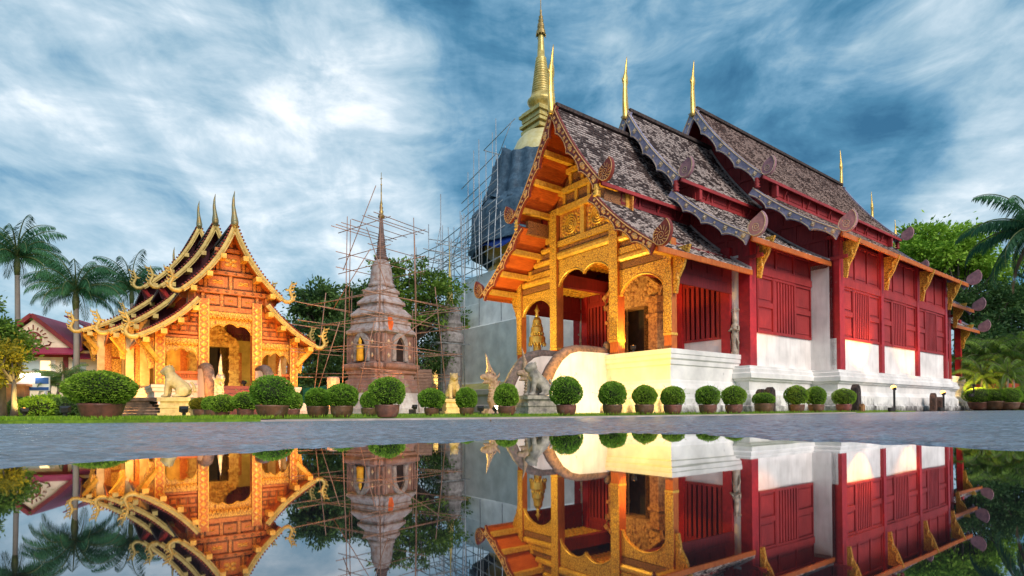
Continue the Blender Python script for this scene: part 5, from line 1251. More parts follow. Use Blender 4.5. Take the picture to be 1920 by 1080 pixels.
# ------------------------------------------------------------------ golden ceremonial umbrella in the porch
um = thing('ceremonial_umbrella', 'golden tiered ceremonial umbrella standing in the porch behind the stairs', 'umbrella', loc_of(hall, -4.45, 1.2, 2.57))
um.scale = (1.0, 1.0, 1.28)
mb = MB(); mb.lathe([(.24, 0), (.18, .12), (.12, .3), (.2, .5), (.22, .75), (.12, .95), (.05, 1.0), (.04, 2.4)], n=12); mb.build('stand', GOLDM, um, True)
for z, r, h in ((.95, .44, .24), (1.38, .33, .21), (1.72, .24, .17)):
    mb = MB(); mb.lathe([(r * .9, z - .05), (r, z), (r, z + h), (r * .97, z + h + .01), (r * .6, z + h + .13), (.05, z + h + .16)], n=18)
    for k in range(16): a = 2 * math.pi * k / 16; mb.ell((r * math.cos(a), r * math.sin(a), z - .07), (.05, .05, .09), 5, 4)
    mb.build('umbrella_tier', GOLDM, um)
mb = MB(); mb.lathe([(.05, 2.0), (.12, 2.1), (.06, 2.2), (.15, 2.3), (.07, 2.4), (.02, 2.55)], n=10); mb.build('finial', GOLDM, um, True)

# ------------------------------------------------------------------ boundary stones
def bstone(label, loc, h, w_, rz, m=STONED):
    mb = MB(); p = [(-w_ / 2, 0), (w_ / 2, 0), (w_ * .52, h * .7), (w_ * .4, h * .88), (w_ * .14, h * .97), (0, h), (-w_ * .14, h * .97), (-w_ * .42, h * .86), (-w_ * .52, h * .68)]
    rg = random.Random(label); p = [(a + rg.uniform(-.02, .02), b + (rg.uniform(-.02, .02) if b > 0 else 0)) for a, b in p]
    mb.prism(p, lambda a, b, q: (a * (1 if q else .94), .12 if q else -.12, b)); mb.prism([(a * .7, b * .9 + .05) for a, b in p], lambda a, b, q: (a, -.10 if q else -.15, b))
    o = mb.build('boundary_stone', m); o.location = (*loc, .02); o.rotation_euler = (0, R(random.uniform(-2, 2)), rz); tag(o, label, 'stone', 'dark boundary stones along the wall'); return o
bstone('tall dark pointed stone slab right of the last round shrub by the white wall', (15.4, 25.3), 1.26, .52, R(40))
bstone('rounded dark stone behind the low flat shrub, left of a pointed one', ground_at(1427, 21.4), .92, .38, R(20))
bstone('pointed dark stone behind the low flat shrub, beside a rounded one', ground_at(1443, 21.2), .98, .40, R(30))
bstone('leaning brown stone between the two torch lamps, taller of the pair', (24.25, 32.55), 1.02, .55, R(42), mat('brown_stone', (.16, .085, .06), (.075, .045, .035), 'noise', 6, .85, .6))
bstone('short brown stone touching the taller leaning one near the right torch lamp', (24.72, 32.7), .80, .50, R(42), MATS['brown_stone'])
o = bstone('stubby orange brown stone post at the foot of the tall dark slab', ground_at(1613, 25.2), .36, .3, R(30), mat('ochre_stone', (.40, .20, .07), (.2, .1, .05), 'noise', 6, .8, .5))
sl_ = MB()
for k in range(5): sl_.box(-.9 + k * .05, .9 - .08 * k, -.4, .4, k * .1, k * .1 + .092)
sl_.box(-1.0, .95, -.45, .45, .5, .62); o = sl_.build('stone_slab', STONED); o.location = (-12.7, 19, .04); o.rotation_euler = (0, 0, R(15)); tag(o, 'dark mossy layered stone slab between the big round bush and the cream lion', 'stone')
ps = MB(); ps.lathe([(.30, 0), (.30, .55), (.24, .62), (.22, 1.0), (.30, 1.2), (.32, 1.6), (.30, 1.75), (.22, 1.8)], n=8); o = ps.build('stone_post', mat('pinkish_stone', (.62, .40, .28), (.46, .28, .2), 'noise', 4, .8, .4)); o.location = (-8.7, 27.5, .04); tag(o, 'pale pink stone post beside the brick chedi foot', 'post')
net = MB()
for i in range(40):
    a = i / 39; net.add([(a * 4.4, .12 * math.sin(a * 19), 0), (a * 4.4 + .113, .12 * math.sin((a + .0256) * 19), 0), (a * 4.4 + .113, .12 * math.sin((a + .0256) * 19), 1.5 + .1 * math.sin(a * 7)), (a * 4.4, .12 * math.sin(a * 19), 1.5 + .1 * math.sin(a * 7 - .18))], [(0, 1, 2, 3)])
o = net.build('netting_fence', mat('green_shade_net', (.015, .16, .09), (.02, .10, .06), 'noise', 3, .8)); o.location = (-12.4, 33.5, .05); tag(o, 'green shade netting stretched between the chapel and brick chedi', 'fence'); md = o.modifiers.new('thick', 'SOLIDIFY'); md.thickness = .02
lw = MB(); lw.box(-1.6, 1.5, -.1, .1, 0, 3.3)
for k in range(14): lw.box(-1.6, 1.5, -.13, -.1, k * .23 + .1, k * .23 + .29)
o = lw.build('boarded_shed', mat('pinkish_plank', (.42, .24, .18), (.3, .17, .13), 'noise', 4, .7, .3)); o.location = (-7.6, 43, 0); tag(o, 'pinkish plank shed wall half hidden right of the brick chedi', 'shed')

# ------------------------------------------------------------------ house on the left
hs = thing('house', 'cream two storey house with magenta pink corrugated roofs and a wheel emblem on its gable', 'house', (-32.2, 38, 0), R(14))
CRW = mat('cream_house_wall', (.80, .70, .56), (.70, .60, .46), 'noise', 2, .8, .1)
PKR = mat('pink_roof_sheet', (.44, .045, .12), (.32, .03, .085), 'wave', 3.2, .45, .6, 0, .4, stretch=(1, 0, 0), bdist=.04)
MRN = mat('maroon_trim', (.24, .035, .035), (.17, .025, .03), 'noise', 6, .6, .1)
mb = MB(); mb.box(-3.6, 5.2, 0, 6, 0, 4.4); mb.prism([(-2.3, 4.4), (2.3, 4.4), (0, 6.45)], lambda a, b, q: (a, .01 if q == 0 else .3, b)); mb.build('wall', CRW, hs)
mb = MB(); mb.box(-3.66, 5.26, -.06, 0, 2.15, 2.42)
for x in (-1.5, 1.9, 5.1): mb.box(x - .14, x + .14, -.09, -.001, 2.42, 4.1)
mb.box(-3.6, 5.2, -.05, -.002, 3.92, 4.1); mb.build('timber_frame', MRN, hs)
def roofsheet(name, q, th=.09):
    mb = MB(); q = [Vector(p) for p in q]; n = (q[1] - q[0]).cross(q[3] - q[0]).normalized() * th; mb.add(q + [p + n for p in q], [(0, 3, 2, 1), (4, 5, 6, 7), (0, 1, 5, 4), (1, 2, 6, 5), (2, 3, 7, 6), (3, 0, 4, 7)]); return mb.build(name, PKR, hs)
roofsheet('roof', [(0, -.25, 6.75), (2.75, -.25, 4.32), (2.75, 6.2, 4.32), (0, 6.2, 6.75)]); roofsheet('roof', [(-2.75, -.25, 4.32), (0, -.25, 6.75), (0, 6.2, 6.75), (-2.75, 6.2, 4.32)])
roofsheet('roof', [(1.2, 1.2, 6.9), (1.2, 6, 6.9), (6.2, 6.2, 4.4), (6.2, .3, 4.2)][::-1])
roofsheet('porch_roof', [(-3.9, -1.0, 4.02), (3.0, -1.0, 4.02), (3.0, .02, 4.5), (-3.9, .02, 4.5)]); roofsheet('porch_roof', [(2.6, -.8, 3.75), (6.0, -.8, 3.75), (6.0, .05, 4.15), (2.6, .05, 4.15)])
mb = MB()
for s in (1, -1): mb.bar((0, -.29, 6.72), (s * 2.75, -.29, 4.30), .06, .26)
mb.build('gable_trim', MRN, hs)
mb = MB(); mb.box(-.75, 1.3, -.05, .06, 2.95, 3.72); w0 = mb.build('window', WALL, hs)
mb = MB(); mb.box(-.68, .40, -.07, -.052, 3.0, 3.66); mb.build('pane', mat('cool_pane', (.42, .52, .56), (.5, .6, .64), 'wave', 5, .3, 0, stretch=(1, 0, 0)), w0)
mb = MB(); mb.box(.45, 1.0, -.07, -.052, 3.0, 3.66); mb.build('pane', mat('lit_pane', (1.0, .72, .30), emit=1.1), w0)
mb = MB(); mb.box(2.3, 3.1, -.05, .05, 2.5, 3.6); mb.build('window', mat('cool_pane', (.5, .6, .65)), hs)
mb = MB()                                         # wheel emblem with rays and ribbon
cz = 5.12; yq = -.05
ring = lambda r, w_: mb.tube([(r * math.cos(2 * math.pi * i / 24), yq, cz + r * math.sin(2 * math.pi * i / 24)) for i in range(25)], w_, 5)
ring(.46, .06); ring(.16, .05)
for k in range(8): a = k * math.pi / 4; mb.bar((.1 * math.cos(a), yq, cz + .1 * math.sin(a)), (.46 * math.cos(a), yq, cz + .46 * math.sin(a)), .07, .05)
for k in range(9): a = R(10 + 20 * k); mb.bar((.62 * math.cos(a), yq, cz + .62 * math.sin(a)), ((.84 + .12 * (k == 4)) * math.cos(a), yq, cz + (.84 + .12 * (k == 4)) * math.sin(a)), .05, .04)
for s in (1, -1): mb.tube([(s * .1, yq, cz - .52), (s * .45, yq, cz - .55), (s * .75, yq, cz - .42), (s * .95, yq, cz - .38), (s * 1.05, yq, cz - .2), (s * .85, yq, cz - .12)], [.04, .07, .08, .1, .07, .05], 6, flat=(1, .5))
mb.build('wheel_emblem', MRN, hs)
mb = MB()
for k in range(12): mb.box(2.2 + k * .25, 2.26 + k * .25, -.75, -.7, 1.6, 2.3)
mb.box(2.1, 5.3, -.78, -.68, 2.3, 2.38); mb.build('railing', MRN, hs)

# ------------------------------------------------------------------ trees
def tree(name, label, loc, blobs, n, size, leafm, trunk_r, trunk_h, seed, inner=.35, group=None, aspect=.5, core=True, lean=(0, 0), sparse=1.0):
    """blobs: (x, y, z, rx, ry, rz) crown lobes; leaves sit in clumps spread through the lobes"""
    rg = random.Random(seed); o = thing(name, label, 'tree', loc, 0, group)
    vol = [b[3] * b[4] * b[5] for b in blobs]; tot = sum(vol); Ps = []; Ds = []; Rn = []; limbs = []
    for b, v in zip(blobs, vol):
        k = max(4, int(26 * (v / tot) * len(blobs) ** .5)); c = np.array(b[:3]); r = np.array(b[3:])
        for i in range(k):
            d = np.array([rg.gauss(0, 1) for _ in range(3)]); d /= np.linalg.norm(d); d[2] = d[2] * .9 + .12
            q = c + d * r * rg.uniform(.45, 1.0); limbs.append(q)
            m = max(20, int(n * (v / tot) / k)); sp_ = float(min(r)) * rg.uniform(.26, .44)
            loc_ = RNG.normal(0, 1, (m, 3)) * sp_ * np.array([1.15, 1.15, .62])
            Ps.append(q + loc_); Ds.append(loc_ + d * .6 + np.array([0, 0, -.12])); tone = rg.uniform(0, .75)
            Rn.append(np.clip(tone + RNG.uniform(-.2, .35, m), 0, 1))
    P = np.concatenate(Ps); D = np.concatenate(Ds); Rn = np.concatenate(Rn)
    V, F = leaves(P, D, size, aspect, 1.0); npmesh('crown', V, F, leafm, o, Rn)
    mb = MB(); z0 = min(b[2] - b[5] for b in blobs)
    top = Vector((lean[0], lean[1], trunk_h)); mid = Vector((lean[0] * .4, lean[1] * .4, trunk_h * .5))
    mb.tube([(0, 0, -.05), (0.02, 0, .3), mid, top], [trunk_r * 1.5, trunk_r * 1.05, trunk_r * .9, trunk_r * .7], 9)
    for q in limbs[::2]:
        q = Vector(q); m = top.lerp(q, .5) + Vector((rg.uniform(-.3, .3), rg.uniform(-.3, .3), -.1 * (q - top).length))
        mb.tube([top - Vector((0, 0, .2)), m, q], [trunk_r * .5, trunk_r * .26, trunk_r * .07], 5)
    mb.build('trunk', TRUNK, o, True); return o
def lobes(seed, n, cx, cy, cz, w_, h_, r0, r1, depth=None):
    rg = random.Random(seed); o = []
    for i in range(n):
        a = rg.uniform(0, 2 * math.pi); q = math.sqrt(rg.random()); r = rg.uniform(r0, r1)
        o.append((cx + w_ * q * math.cos(a), cy + (depth or w_) * q * math.sin(a), cz + h_ * rg.uniform(-1, 1) * (1 - .35 * q), r * 1.15, r * 1.1, r * .8))
    return o
tree('leafy_tree', 'yellow lit bushy tree at the far left edge in front of the house', ground_at(2, 21) + (.03,), lobes(1, 10, -.95, 0, 3.4, .75, 1.9, .55, .8), 9000, .16, LEAF_MID, .15, 2.4, 1)
tree('leafy_tree', 'low yellow leaved branches lit from below at the far left', ground_at(26, 20) + (.03,), [(-.5, 0, 2.2, .65, .5, .5), (-.05, .1, 1.8, .42, .4, .35), (-.8, .1, 1.5, .5, .5, .4)], 3000, .14, LEAF_YEL, .09, 1.4, 2)
tree('leafy_tree', 'dark tree right behind the small chapel roof', ground_at(618, 44) + (.03,), lobes(3, 10, 0, 0, 7.0, 1.9, 3.1, .9, 1.5), 9500, .30, LEAF_DARK, .22, 5, 3)
tree('leafy_tree', 'tall dark tree between the chapel and the brick chedi', ground_at(662, 47) + (.03,), lobes(4, 9, 0, 0, 8.0, 1.5, 3.2, .8, 1.3), 7000, .30, LEAF_DARK, .2, 6, 4)
tree('leafy_tree', 'dense low dark tree beside the right eave of the small chapel', ground_at(598, 36) + (.03,), lobes(5, 9, .4, 0, 3.6, 1.8, 2.2, .9, 1.3), 8500, .24, LEAF_DARK, .18, 2.2, 5)
tree('leafy_tree', 'dark undergrowth tree directly behind the brick chedi scaffold', ground_at(660, 39) + (.03,), lobes(6, 8, 0, 0, 3.4, 2.2, 2.2, .9, 1.4), 7000, .24, LEAF_DARK, .16, 2.2, 6)
tree('leafy_tree', 'open crowned tree with thin branches behind the brick chedi spire', ground_at(772, 44) + (.03,), lobes(7, 18, .1, 0, 9.0, 3.0, 2.6, .8, 1.25, 2) + [(-1.6, 0, 10.6, .9, .8, .6), (.2, 0, 11.6, .9, .8, .6), (2.0, 0, 10.2, 1.0, .8, .6)], 12500, .27, LEAF_MID, .2, 5.6, 7)
tree('leafy_tree', 'sparse grey green tree beside the far stone spire', ground_at(838, 50) + (.03,), lobes(8, 7, 0, 0, 7.2, 1.7, 1.8, .8, 1.1), 3000, .26, LEAF_MID, .16, 4.6, 8)
tree('leafy_tree', 'dark bush tree at the foot of the open crowned tree', ground_at(770, 46) + (.03,), lobes(9, 8, 0, 0, 5.2, 2.6, 1.7, 1.0, 1.5), 7000, .26, LEAF_DARK, .2, 3, 9)
tree('rain_tree', 'broad bright green spreading tree behind the right end of the hall', ground_at(1800, 62) + (.03,), lobes(10, 20, -1.5, 0, 17.0, 5.4, 2.6, 1.6, 2.5, 4), 30000, .42, LEAF_LIME, .55, 11, 10)
tree('rain_tree', 'smaller dark green spreading tree under the bright one', ground_at(1828, 58) + (.03,), lobes(11, 14, 0, 0, 11.0, 4.6, 2.2, 1.4, 2.1, 3), 14000, .36, LEAF_DARK, .4, 7.5, 11)
tree('leafy_tree', 'bright green tree showing over the hall roof end', ground_at(1722, 66) + (.03,), lobes(12, 8, 0, 0, 17.6, 2.4, 2.2, 1.3, 2.0, 2), 9000, .42, LEAF_LIME, .4, 12, 12)
tree('leafy_tree', 'dark tree closing the right edge behind the areca palms', ground_at(1905, 52) + (.03,), lobes(13, 12, 0, 0, 6.0, 3.4, 4.2, 1.3, 2.0, 2), 11000, .36, LEAF_DARK, .3, 5, 13)
tree('leafy_tree', 'dark leafy tree behind the house roof at far left', ground_at(20, 52) + (.03,), lobes(14, 10, 0, 0, 5.0, 4.0, 2.6, 1.2, 1.8, 2), 7000, .34, LEAF_DARK, .25, 4, 14)
tree('leafy_tree', 'dark leafy tree behind the chapel between two palms', ground_at(215, 50) + (.03,), lobes(15, 8, 0, 0, 4.2, 3.0, 2.0, 1.2, 1.7, 2), 6000, .34, LEAF_DARK, .25, 3, 15)

def frond_set(n, length, droop, seed, width=.5, pairs=26, up0=70, up1=-15, leafw=.045):
    rg = random.Random(seed); V = []; F = []; Rn = []; k = 0; mb = MB()
    for i in range(n):
        az = i * 2.39996 + rg.uniform(-.2, .2); el = R(up0 + (up1 - up0) * (i / max(n - 1, 1)) ** .9 + rg.uniform(-8, 8)); L = length * rg.uniform(.85, 1.1)
        h = Vector((math.cos(az), math.sin(az), 0)); p = Vector((0, 0, 0)); e = el; pts = [p.copy()]; seg = 14
        for s in range(seg):
            p = p + (h * math.cos(e) + Vector((0, 0, 1)) * math.sin(e)) * (L / seg); pts.append(p.copy()); e -= R(droop) / seg * (1.5 * s / seg + .25) * 1.0
        mb.tube(pts, [.05 * (1 - .85 * j / seg) * L / 3 for j in range(seg + 1)], 4)
        side = h.cross(Vector((0, 0, 1))); tone = rg.uniform(0, .7)
        for j in range(pairs):
            t = .10 + .9 * j / pairs; u = t * seg; a = int(min(u, seg - 1e-3)); q = pts[a].lerp(pts[a + 1], u - a); d = (pts[a + 1] - pts[a]).normalized()
            wl_ = width * L / 3 * (math.sin(math.pi * (t * .86 + .10)) ** .7) * rg.uniform(.85, 1.1)
            for sg in (1, -1):
                dr = (side * sg * .75 + d * .55 + Vector((0, 0, -.75 - .7 * rg.random()))).normalized(); tip = q + dr * wl_ + Vector((0, 0, -.12 * wl_)); mid = q + dr * wl_ * .5
                ww = d * leafw * L / 3
                V += [q - ww * .5, mid - ww, tip, mid + ww]; F.append((k, k + 1, k + 2, k + 3)); k += 4; Rn.append(min(1, max(0, tone + rg.uniform(-.15, .35))))
    return V, F, Rn, mb
def palm(label, loc, h, n, L, droop, seed, r=.17, name='palm_tree', group='tall palms', m=LEAF_PALM, shaft=True, dry=0, **kw):
    o = thing(name, label, 'palm', loc, random.Random(seed).uniform(0, 6), group)
    V, F, Rn, mb = frond_set(n, L, droop, seed, **kw)
    c = npmesh('crown', [tuple(v + Vector((0, 0, h))) for v in V], F, m, o, Rn)
    mb.v = [(x, y, z + h) for x, y, z in mb.v]; mb.build('frond_ribs', MATS['frond_rib'] if 'frond_rib' in MATS else mat('frond_rib', (.12, .16, .05), (.08, .11, .04), 'noise', 4, .6), o)
    t = MB(); t.tube([(0, 0, -.05), (.05, 0, .4), (.08, .03, h * .5), (0, 0, h - .4), (0, 0, h + .1)], [r * 1.5, r * 1.1, r, r * .85, r * .8], 10); t.build('trunk', PALMT, o, True)
    if shaft: t = MB(); t.tube([(0, 0, h - 1.3), (0, 0, h - .7), (0, 0, h + .15)], [r * .9, r * 1.25, r * .7], 10); t.build('crown_shaft', mat('green_crown_shaft', (.12, .16, .06), (.08, .11, .045), 'noise', 4, .5), o, True)
    if dry:
        V, F, Rn, mb2 = frond_set(dry, L * .9, 40, seed + 50, up0=-55, up1=-80, **{k: v for k, v in kw.items() if k not in ('up0', 'up1')})
        npmesh('dry_fronds', [tuple(v + Vector((0, 0, h - .3))) for v in V], F, LEAF_DRY, o, Rn)
    return o
palm('tall palm at the far left rising over the pink roofed house', ground_at(30, 40) + (.03,), 11.2, 26, 3.9, 118, 21, pairs=60, leafw=.021, width=.74, up0=84, up1=-5)
palm('palm with a pale trunk standing right of the house gable', ground_at(141, 37) + (.03,), 8.1, 26, 3.5, 118, 22, pairs=60, leafw=.021, width=.74, up0=84, up1=-5)
palm('palm with its crown just above the rear roof of the small chapel', ground_at(246, 52) + (.03,), 11.4, 26, 4.4, 112, 23, pairs=56, leafw=.021, width=.74, up0=84, up1=0)
palm('large palm with brown hanging dead fronds at the right edge', ground_at(1944, 36) + (.03,), 11.8, 26, 4.3, 105, 24, r=.24, dry=6, pairs=54, width=.66, leafw=.032, up0=80, up1=-55)
for i, (x, d, h, lab) in enumerate(((110, 26, 1.55, 'small dark feather palm with a bent stem, left of two in the flower bed'), (92, 25, 1.45, 'small upright feather palm beside the blue sign board'), (118, 24.2, 1.7, 'small leaning feather palm nearest the pale palm trunk'))):
    palm(lab, ground_at(x, d) + (.03,), h, 14, 1.25, 85, 30 + i, .07, 'cycad_palm', 'little palms in the flower bed', LEAF_DARK if i != 0 else LEAF_PALM, False, pairs=22, width=.5, up0=60, up1=-5)
for i, (x, d, h, L_) in enumerate(((1828, 45, 4.6, 2.6), (1852, 44, 5.0, 2.7), (1876, 46, 5.4, 2.8), (1900, 43, 4.6, 2.6), (1842, 42, 3.0, 2.2), (1890, 41, 3.2, 2.2), (1915, 44, 5.6, 2.8))):
    palm(('areca palm with arching fronds nearest the hall end', 'second areca palm from the hall end, taller', 'tallest areca palm in the middle of the clump', 'areca palm right of the clump centre with drooping tips', 'low areca palm in front of the clump, near the garden lamp', 'low areca palm in front of the clump, near the orange wall', 'areca palm cut by the right picture edge')[i],
         ground_at(x, d) + (.03,), h * .8, 22, L_ * 1.12, 125, 40 + i, .09, 'areca_palm', 'areca palms at the right', LEAF_MID, False, pairs=34, width=.55, up0=82, up1=-25, leafw=.035)
# far wood closing the horizon
P = []; Rn = []; rg = random.Random(77)
for i in range(520):
    x = rg.uniform(-150, 150); y = rg.uniform(74, 96); hh = rg.uniform(2.5, 7.5) * (1.0 if x < 40 else 1.5); c = np.array([x, y, hh * rg.uniform(.35, 1)])
    m = 44; P.append(c + RNG.normal(0, 1, (m, 3)) * np.array([2.0, 1.6, 1.1])); Rn.append(np.clip(rg.uniform(0, .6) + RNG.uniform(-.2, .3, m), 0, 1))
P = np.concatenate(P); P[:, 2] = np.abs(P[:, 2]); V, F = leaves(P, RNG.normal(0, 1, P.shape), .95, .6)
struct(npmesh('far_wood', V, F, LEAF_DARK, None, np.concatenate(Rn)), True)
mb = MB()
for k in range(60): mb.box(-150 + k * 5, -150 + k * 5 + 5, 92 + (k % 3), 93 + (k % 3), -.02, 3.4 + 1.4 * math.sin(k * 1.7))
# ------------------------------------------------------------------ clipped shrubs in terracotta pots
def ballmesh(seed, n, squash=1.0, flat=.0):
    rg = np.random.default_rng(seed); d = rg.normal(0, 1, (n, 3)); d /= np.linalg.norm(d, axis=1, keepdims=True)
    keep = d[:, 2] > -.78; d = d[keep]; n = len(d)
    a = np.arctan2(d[:, 1], d[:, 0]); bump = .035 * np.sin(a * 3 + seed) + .03 * np.sin(d[:, 2] * 5 + a * 2 + seed * 2) + .022 * np.sin(a * 9 + d[:, 2] * 11)
    r = .5 * (1 + bump - rg.exponential(.035, n)); P = d * r[:, None] * np.array([1, 1, squash]); D = d + np.array([0, 0, .25])
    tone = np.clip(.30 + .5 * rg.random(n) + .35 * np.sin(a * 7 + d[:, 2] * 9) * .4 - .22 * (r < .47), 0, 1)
    return P, D, tone
def topiary_mesh(seed, squash, size, n=4200, twigs=0):
    P, D, tone = ballmesh(seed, n, squash); V, F = leaves(P, D, size, .55, .9)
    if twigs:
        rg = np.random.default_rng(seed + 5); t = rg.normal(0, 1, (twigs, 3)); t[:, 2] = np.abs(t[:, 2]) * .8 + .1; t /= np.linalg.norm(t, axis=1, keepdims=True); Ps = []; Ds = []
        for q in t:
            for s in range(7): Ps.append(q * .5 * np.array([1, 1, squash]) * (1 + .07 * s) + rg.normal(0, .006, 3)); Ds.append(q)
        v2, f2 = leaves(np.array(Ps), np.array(Ds), size * .8, .4, .9); F = np.concatenate([F, f2 + len(V)]); V = np.concatenate([V, v2]); tone = np.concatenate([tone, np.full(len(f2), .8)])
    return V, F, tone
def pot_profile(kind):
    if kind == 'bowl': return [(.34, 0), (.38, .05), (.44, .22), (.47, .36), (.49, .40), (.49, .44), (.46, .45), (.44, .42), (.40, .40)]
    return [(.30, 0), (.33, .04), (.385, .16), (.41, .30), (.415, .42), (.42, .44), (.42, .49), (.395, .50), (.37, .46)]
PROTO = {}
def shrub(label, px, depth, wid, htop, potw, kind='pot', seed=1, squash=1.0, twigs=0, m=None, group='round clipped shrubs in terracotta pots'):
    """wid = foliage width, htop = overall height, potw = pot width (metres)"""
    x, y = ground_at(px, depth); z = .05 if y > edge_y(x) + .05 else .0
    o = thing('potted_shrub', label, 'potted shrub', (x, y, z), random.uniform(0, 6), group)
    pp = pot_profile(kind); ph = pp[-2][1] * potw * (1.02 if kind == 'pot' else .88)
    key = ('p', kind)
    if key not in PROTO:
        mb = MB(); mb.lathe(pp, n=28); me = mb.build('pot', CLAY, None, True); PROTO[key] = me.data; bpy.data.objects.remove(me)
        mb = MB(); mb.lathe([(.30, .40), (.42 if kind == 'bowl' else .37, .43 if kind == 'bowl' else .47), (.02, .5)], n=16); me = mb.build('soil', SOIL); PROTO[('s', kind)] = me.data; bpy.data.objects.remove(me)
    pk = potw / (.98 if kind == 'bowl' else .84); pz = ph / pp[-2][1]
    p = bpy.data.objects.new('pot', PROTO[key]); COL.objects.link(p); p.parent = o; p.scale = (pk, pk, pz)
    s = bpy.data.objects.new('soil', PROTO[('s', kind)]); COL.objects.link(s); s.parent = o; s.scale = (pk, pk, pz)
    fh = (htop - ph * .82); lsz = .042 / wid if wid < 1 else .048 / wid
    key = ('f', seed % 4, round(fh / wid, 1), twigs, round(lsz, 2), m.name if m else '')
    if key not in PROTO:
        V, F, tone = topiary_mesh(seed, 1.0, lsz, int(5200 * (.5 if wid < .5 else 1) * (1.9 if wid > 1 else 1)), twigs); me = npmesh('foliage', V, F, m or LEAF_BALL, None, tone); PROTO[key] = me.data; bpy.data.objects.remove(me)
        mb = MB(); mb.ell((0, 0, 0), (.44, .44, .44), 20, 12); me = mb.build('inner_twigs', mat('dark_inner_twigs', (.012, .02, .006), (.02, .03, .01), 'noise', 20, .95)); PROTO['core'] = me.data; bpy.data.objects.remove(me)  # near-black ball standing in for the shade inside the foliage
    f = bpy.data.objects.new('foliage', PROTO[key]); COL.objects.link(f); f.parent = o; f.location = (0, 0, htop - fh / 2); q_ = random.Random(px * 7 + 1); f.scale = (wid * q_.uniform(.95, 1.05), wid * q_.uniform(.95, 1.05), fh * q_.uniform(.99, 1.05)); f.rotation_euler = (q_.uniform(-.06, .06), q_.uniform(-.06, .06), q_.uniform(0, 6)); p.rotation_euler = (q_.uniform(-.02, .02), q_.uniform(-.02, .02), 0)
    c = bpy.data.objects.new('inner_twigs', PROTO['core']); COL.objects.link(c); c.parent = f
    return o
def m_(px_, d): return px_ / 1060 * d
SHR = [  # label, px, depth, width px, height px, pot width px, kind, twigs
 ('biggest wide shrub in a broad terracotta bowl, far left before the chapel side', 190, 10.5, 110, 89, 76, 'bowl', 0),
 ('yellowish lit shrub right of the cream lion pedestal', 376, 15.6, 34, 34, 26, 'pot', 0),
 ('small shrub half hidden behind a rounder one, left below the chapel stairs', 397, 14.2, 32, 37, 26, 'pot', 0),
 ('small round shrub in a low bowl left of the chapel stairs', 417, 12.9, 40, 41, 26, 'bowl', 0),
 ('medium round shrub in front of the chapel steps, left of a big mound', 460, 12.6, 42, 46, 30, 'pot', 0),
 ('large dome shaped shrub in a wide bowl before the chapel right column', 510, 11.3, 75, 77, 60, 'bowl', 0),
 ('shrub peeking out behind the right side of the large dome shaped one', 548, 13.6, 34, 46, 28, 'pot', 0),
 ('round shrub in a squat pot between the large dome and the green netting', 596, 12.3, 45, 53, 40, 'pot', 0),
 ('round shrub left of the brick chedi beside the pink post', 641, 11.9, 56, 60, 42, 'pot', 0),
 ('small shrub tucked behind the big one before the brick chedi', 692, 14.6, 32, 44, 30, 'pot', 0),
 ('big round shrub in a pot directly before the brick chedi', 726, 11.4, 66, 73, 46, 'pot', 0),
 ('round shrub just left of the upright golden lion', 809, 14.6, 46, 50, 28, 'pot', 0),
 ('round shrub between the golden lion and the left serpent head', 875, 14.9, 38, 50, 28, 'pot', 0),
 ('round shrub between the left serpent head and the grey lion', 950, 14.2, 42, 57, 34, 'pot', 0),
 ('largest round shrub before the big hall, right of the grey lion', 1062, 13.9, 57, 70, 38, 'pot', 0),
 ('round shrub before the yellow lit plinth, second right of the grey lion', 1148, 14.8, 48, 60, 37, 'pot', 6),
 ('round shrub before the yellow lit plinth, third right of the grey lion', 1208, 15.3, 42, 53, 36, 'pot', 5),
 ('round shrub with stray twigs below the corner of the porch plinth', 1261, 15.8, 43, 50, 34, 'pot', 14),
 ('round shrub below the middle of the white porch plinth side', 1327, 16.7, 45, 51, 33, 'pot', 0),
 ('round shrub with long stray twigs below the deity relief', 1376, 17.5, 44, 50, 32, 'pot', 22),
 ('low flat tufted shrub in front of two dark stones', 1432, 19.6, 40, 36, 34, 'pot', 10),
 ('left of two round shrubs touching each other by the nave plinth', 1493, 21.2, 42, 49, 29, 'pot', 6),
 ('right of two round shrubs touching each other by the nave plinth', 1530, 22.2, 36, 46, 28, 'pot', 6),
 ('last round shrub before the tall dark stone slab', 1582, 24.6, 41, 42, 27, 'pot', 4)]
for i, (lab, px_, d, wp, hp, pw, kd, tw) in enumerate(SHR):
    shrub(lab, px_, d, m_(wp, d), m_(hp, d), m_(pw, d), kd, i, twigs=tw or (3 + i % 4), m=LEAF_YEL if i == 1 else None)
for i, (px_, d, wp, hp, pw, lab) in enumerate(((1836, 41, 48, 41, 36, 'wide hedge shrub in a long bowl next to the hall rear corner'), (1866, 40.5, 44, 39, 40, 'wide hedge shrub, middle one of the right hand row'), (1892, 40, 40, 40, 34, 'wide hedge shrub right of the middle in the right hand row'), (1920, 40.5, 34, 43, 30, 'wide hedge shrub cut by the right picture edge'))):
    shrub(lab, px_, d, m_(wp, d), m_(hp, d), m_(pw, d), 'bowl', i + 2, m=LEAF_LIME, group='wide hedge shrubs in bowls at the right')
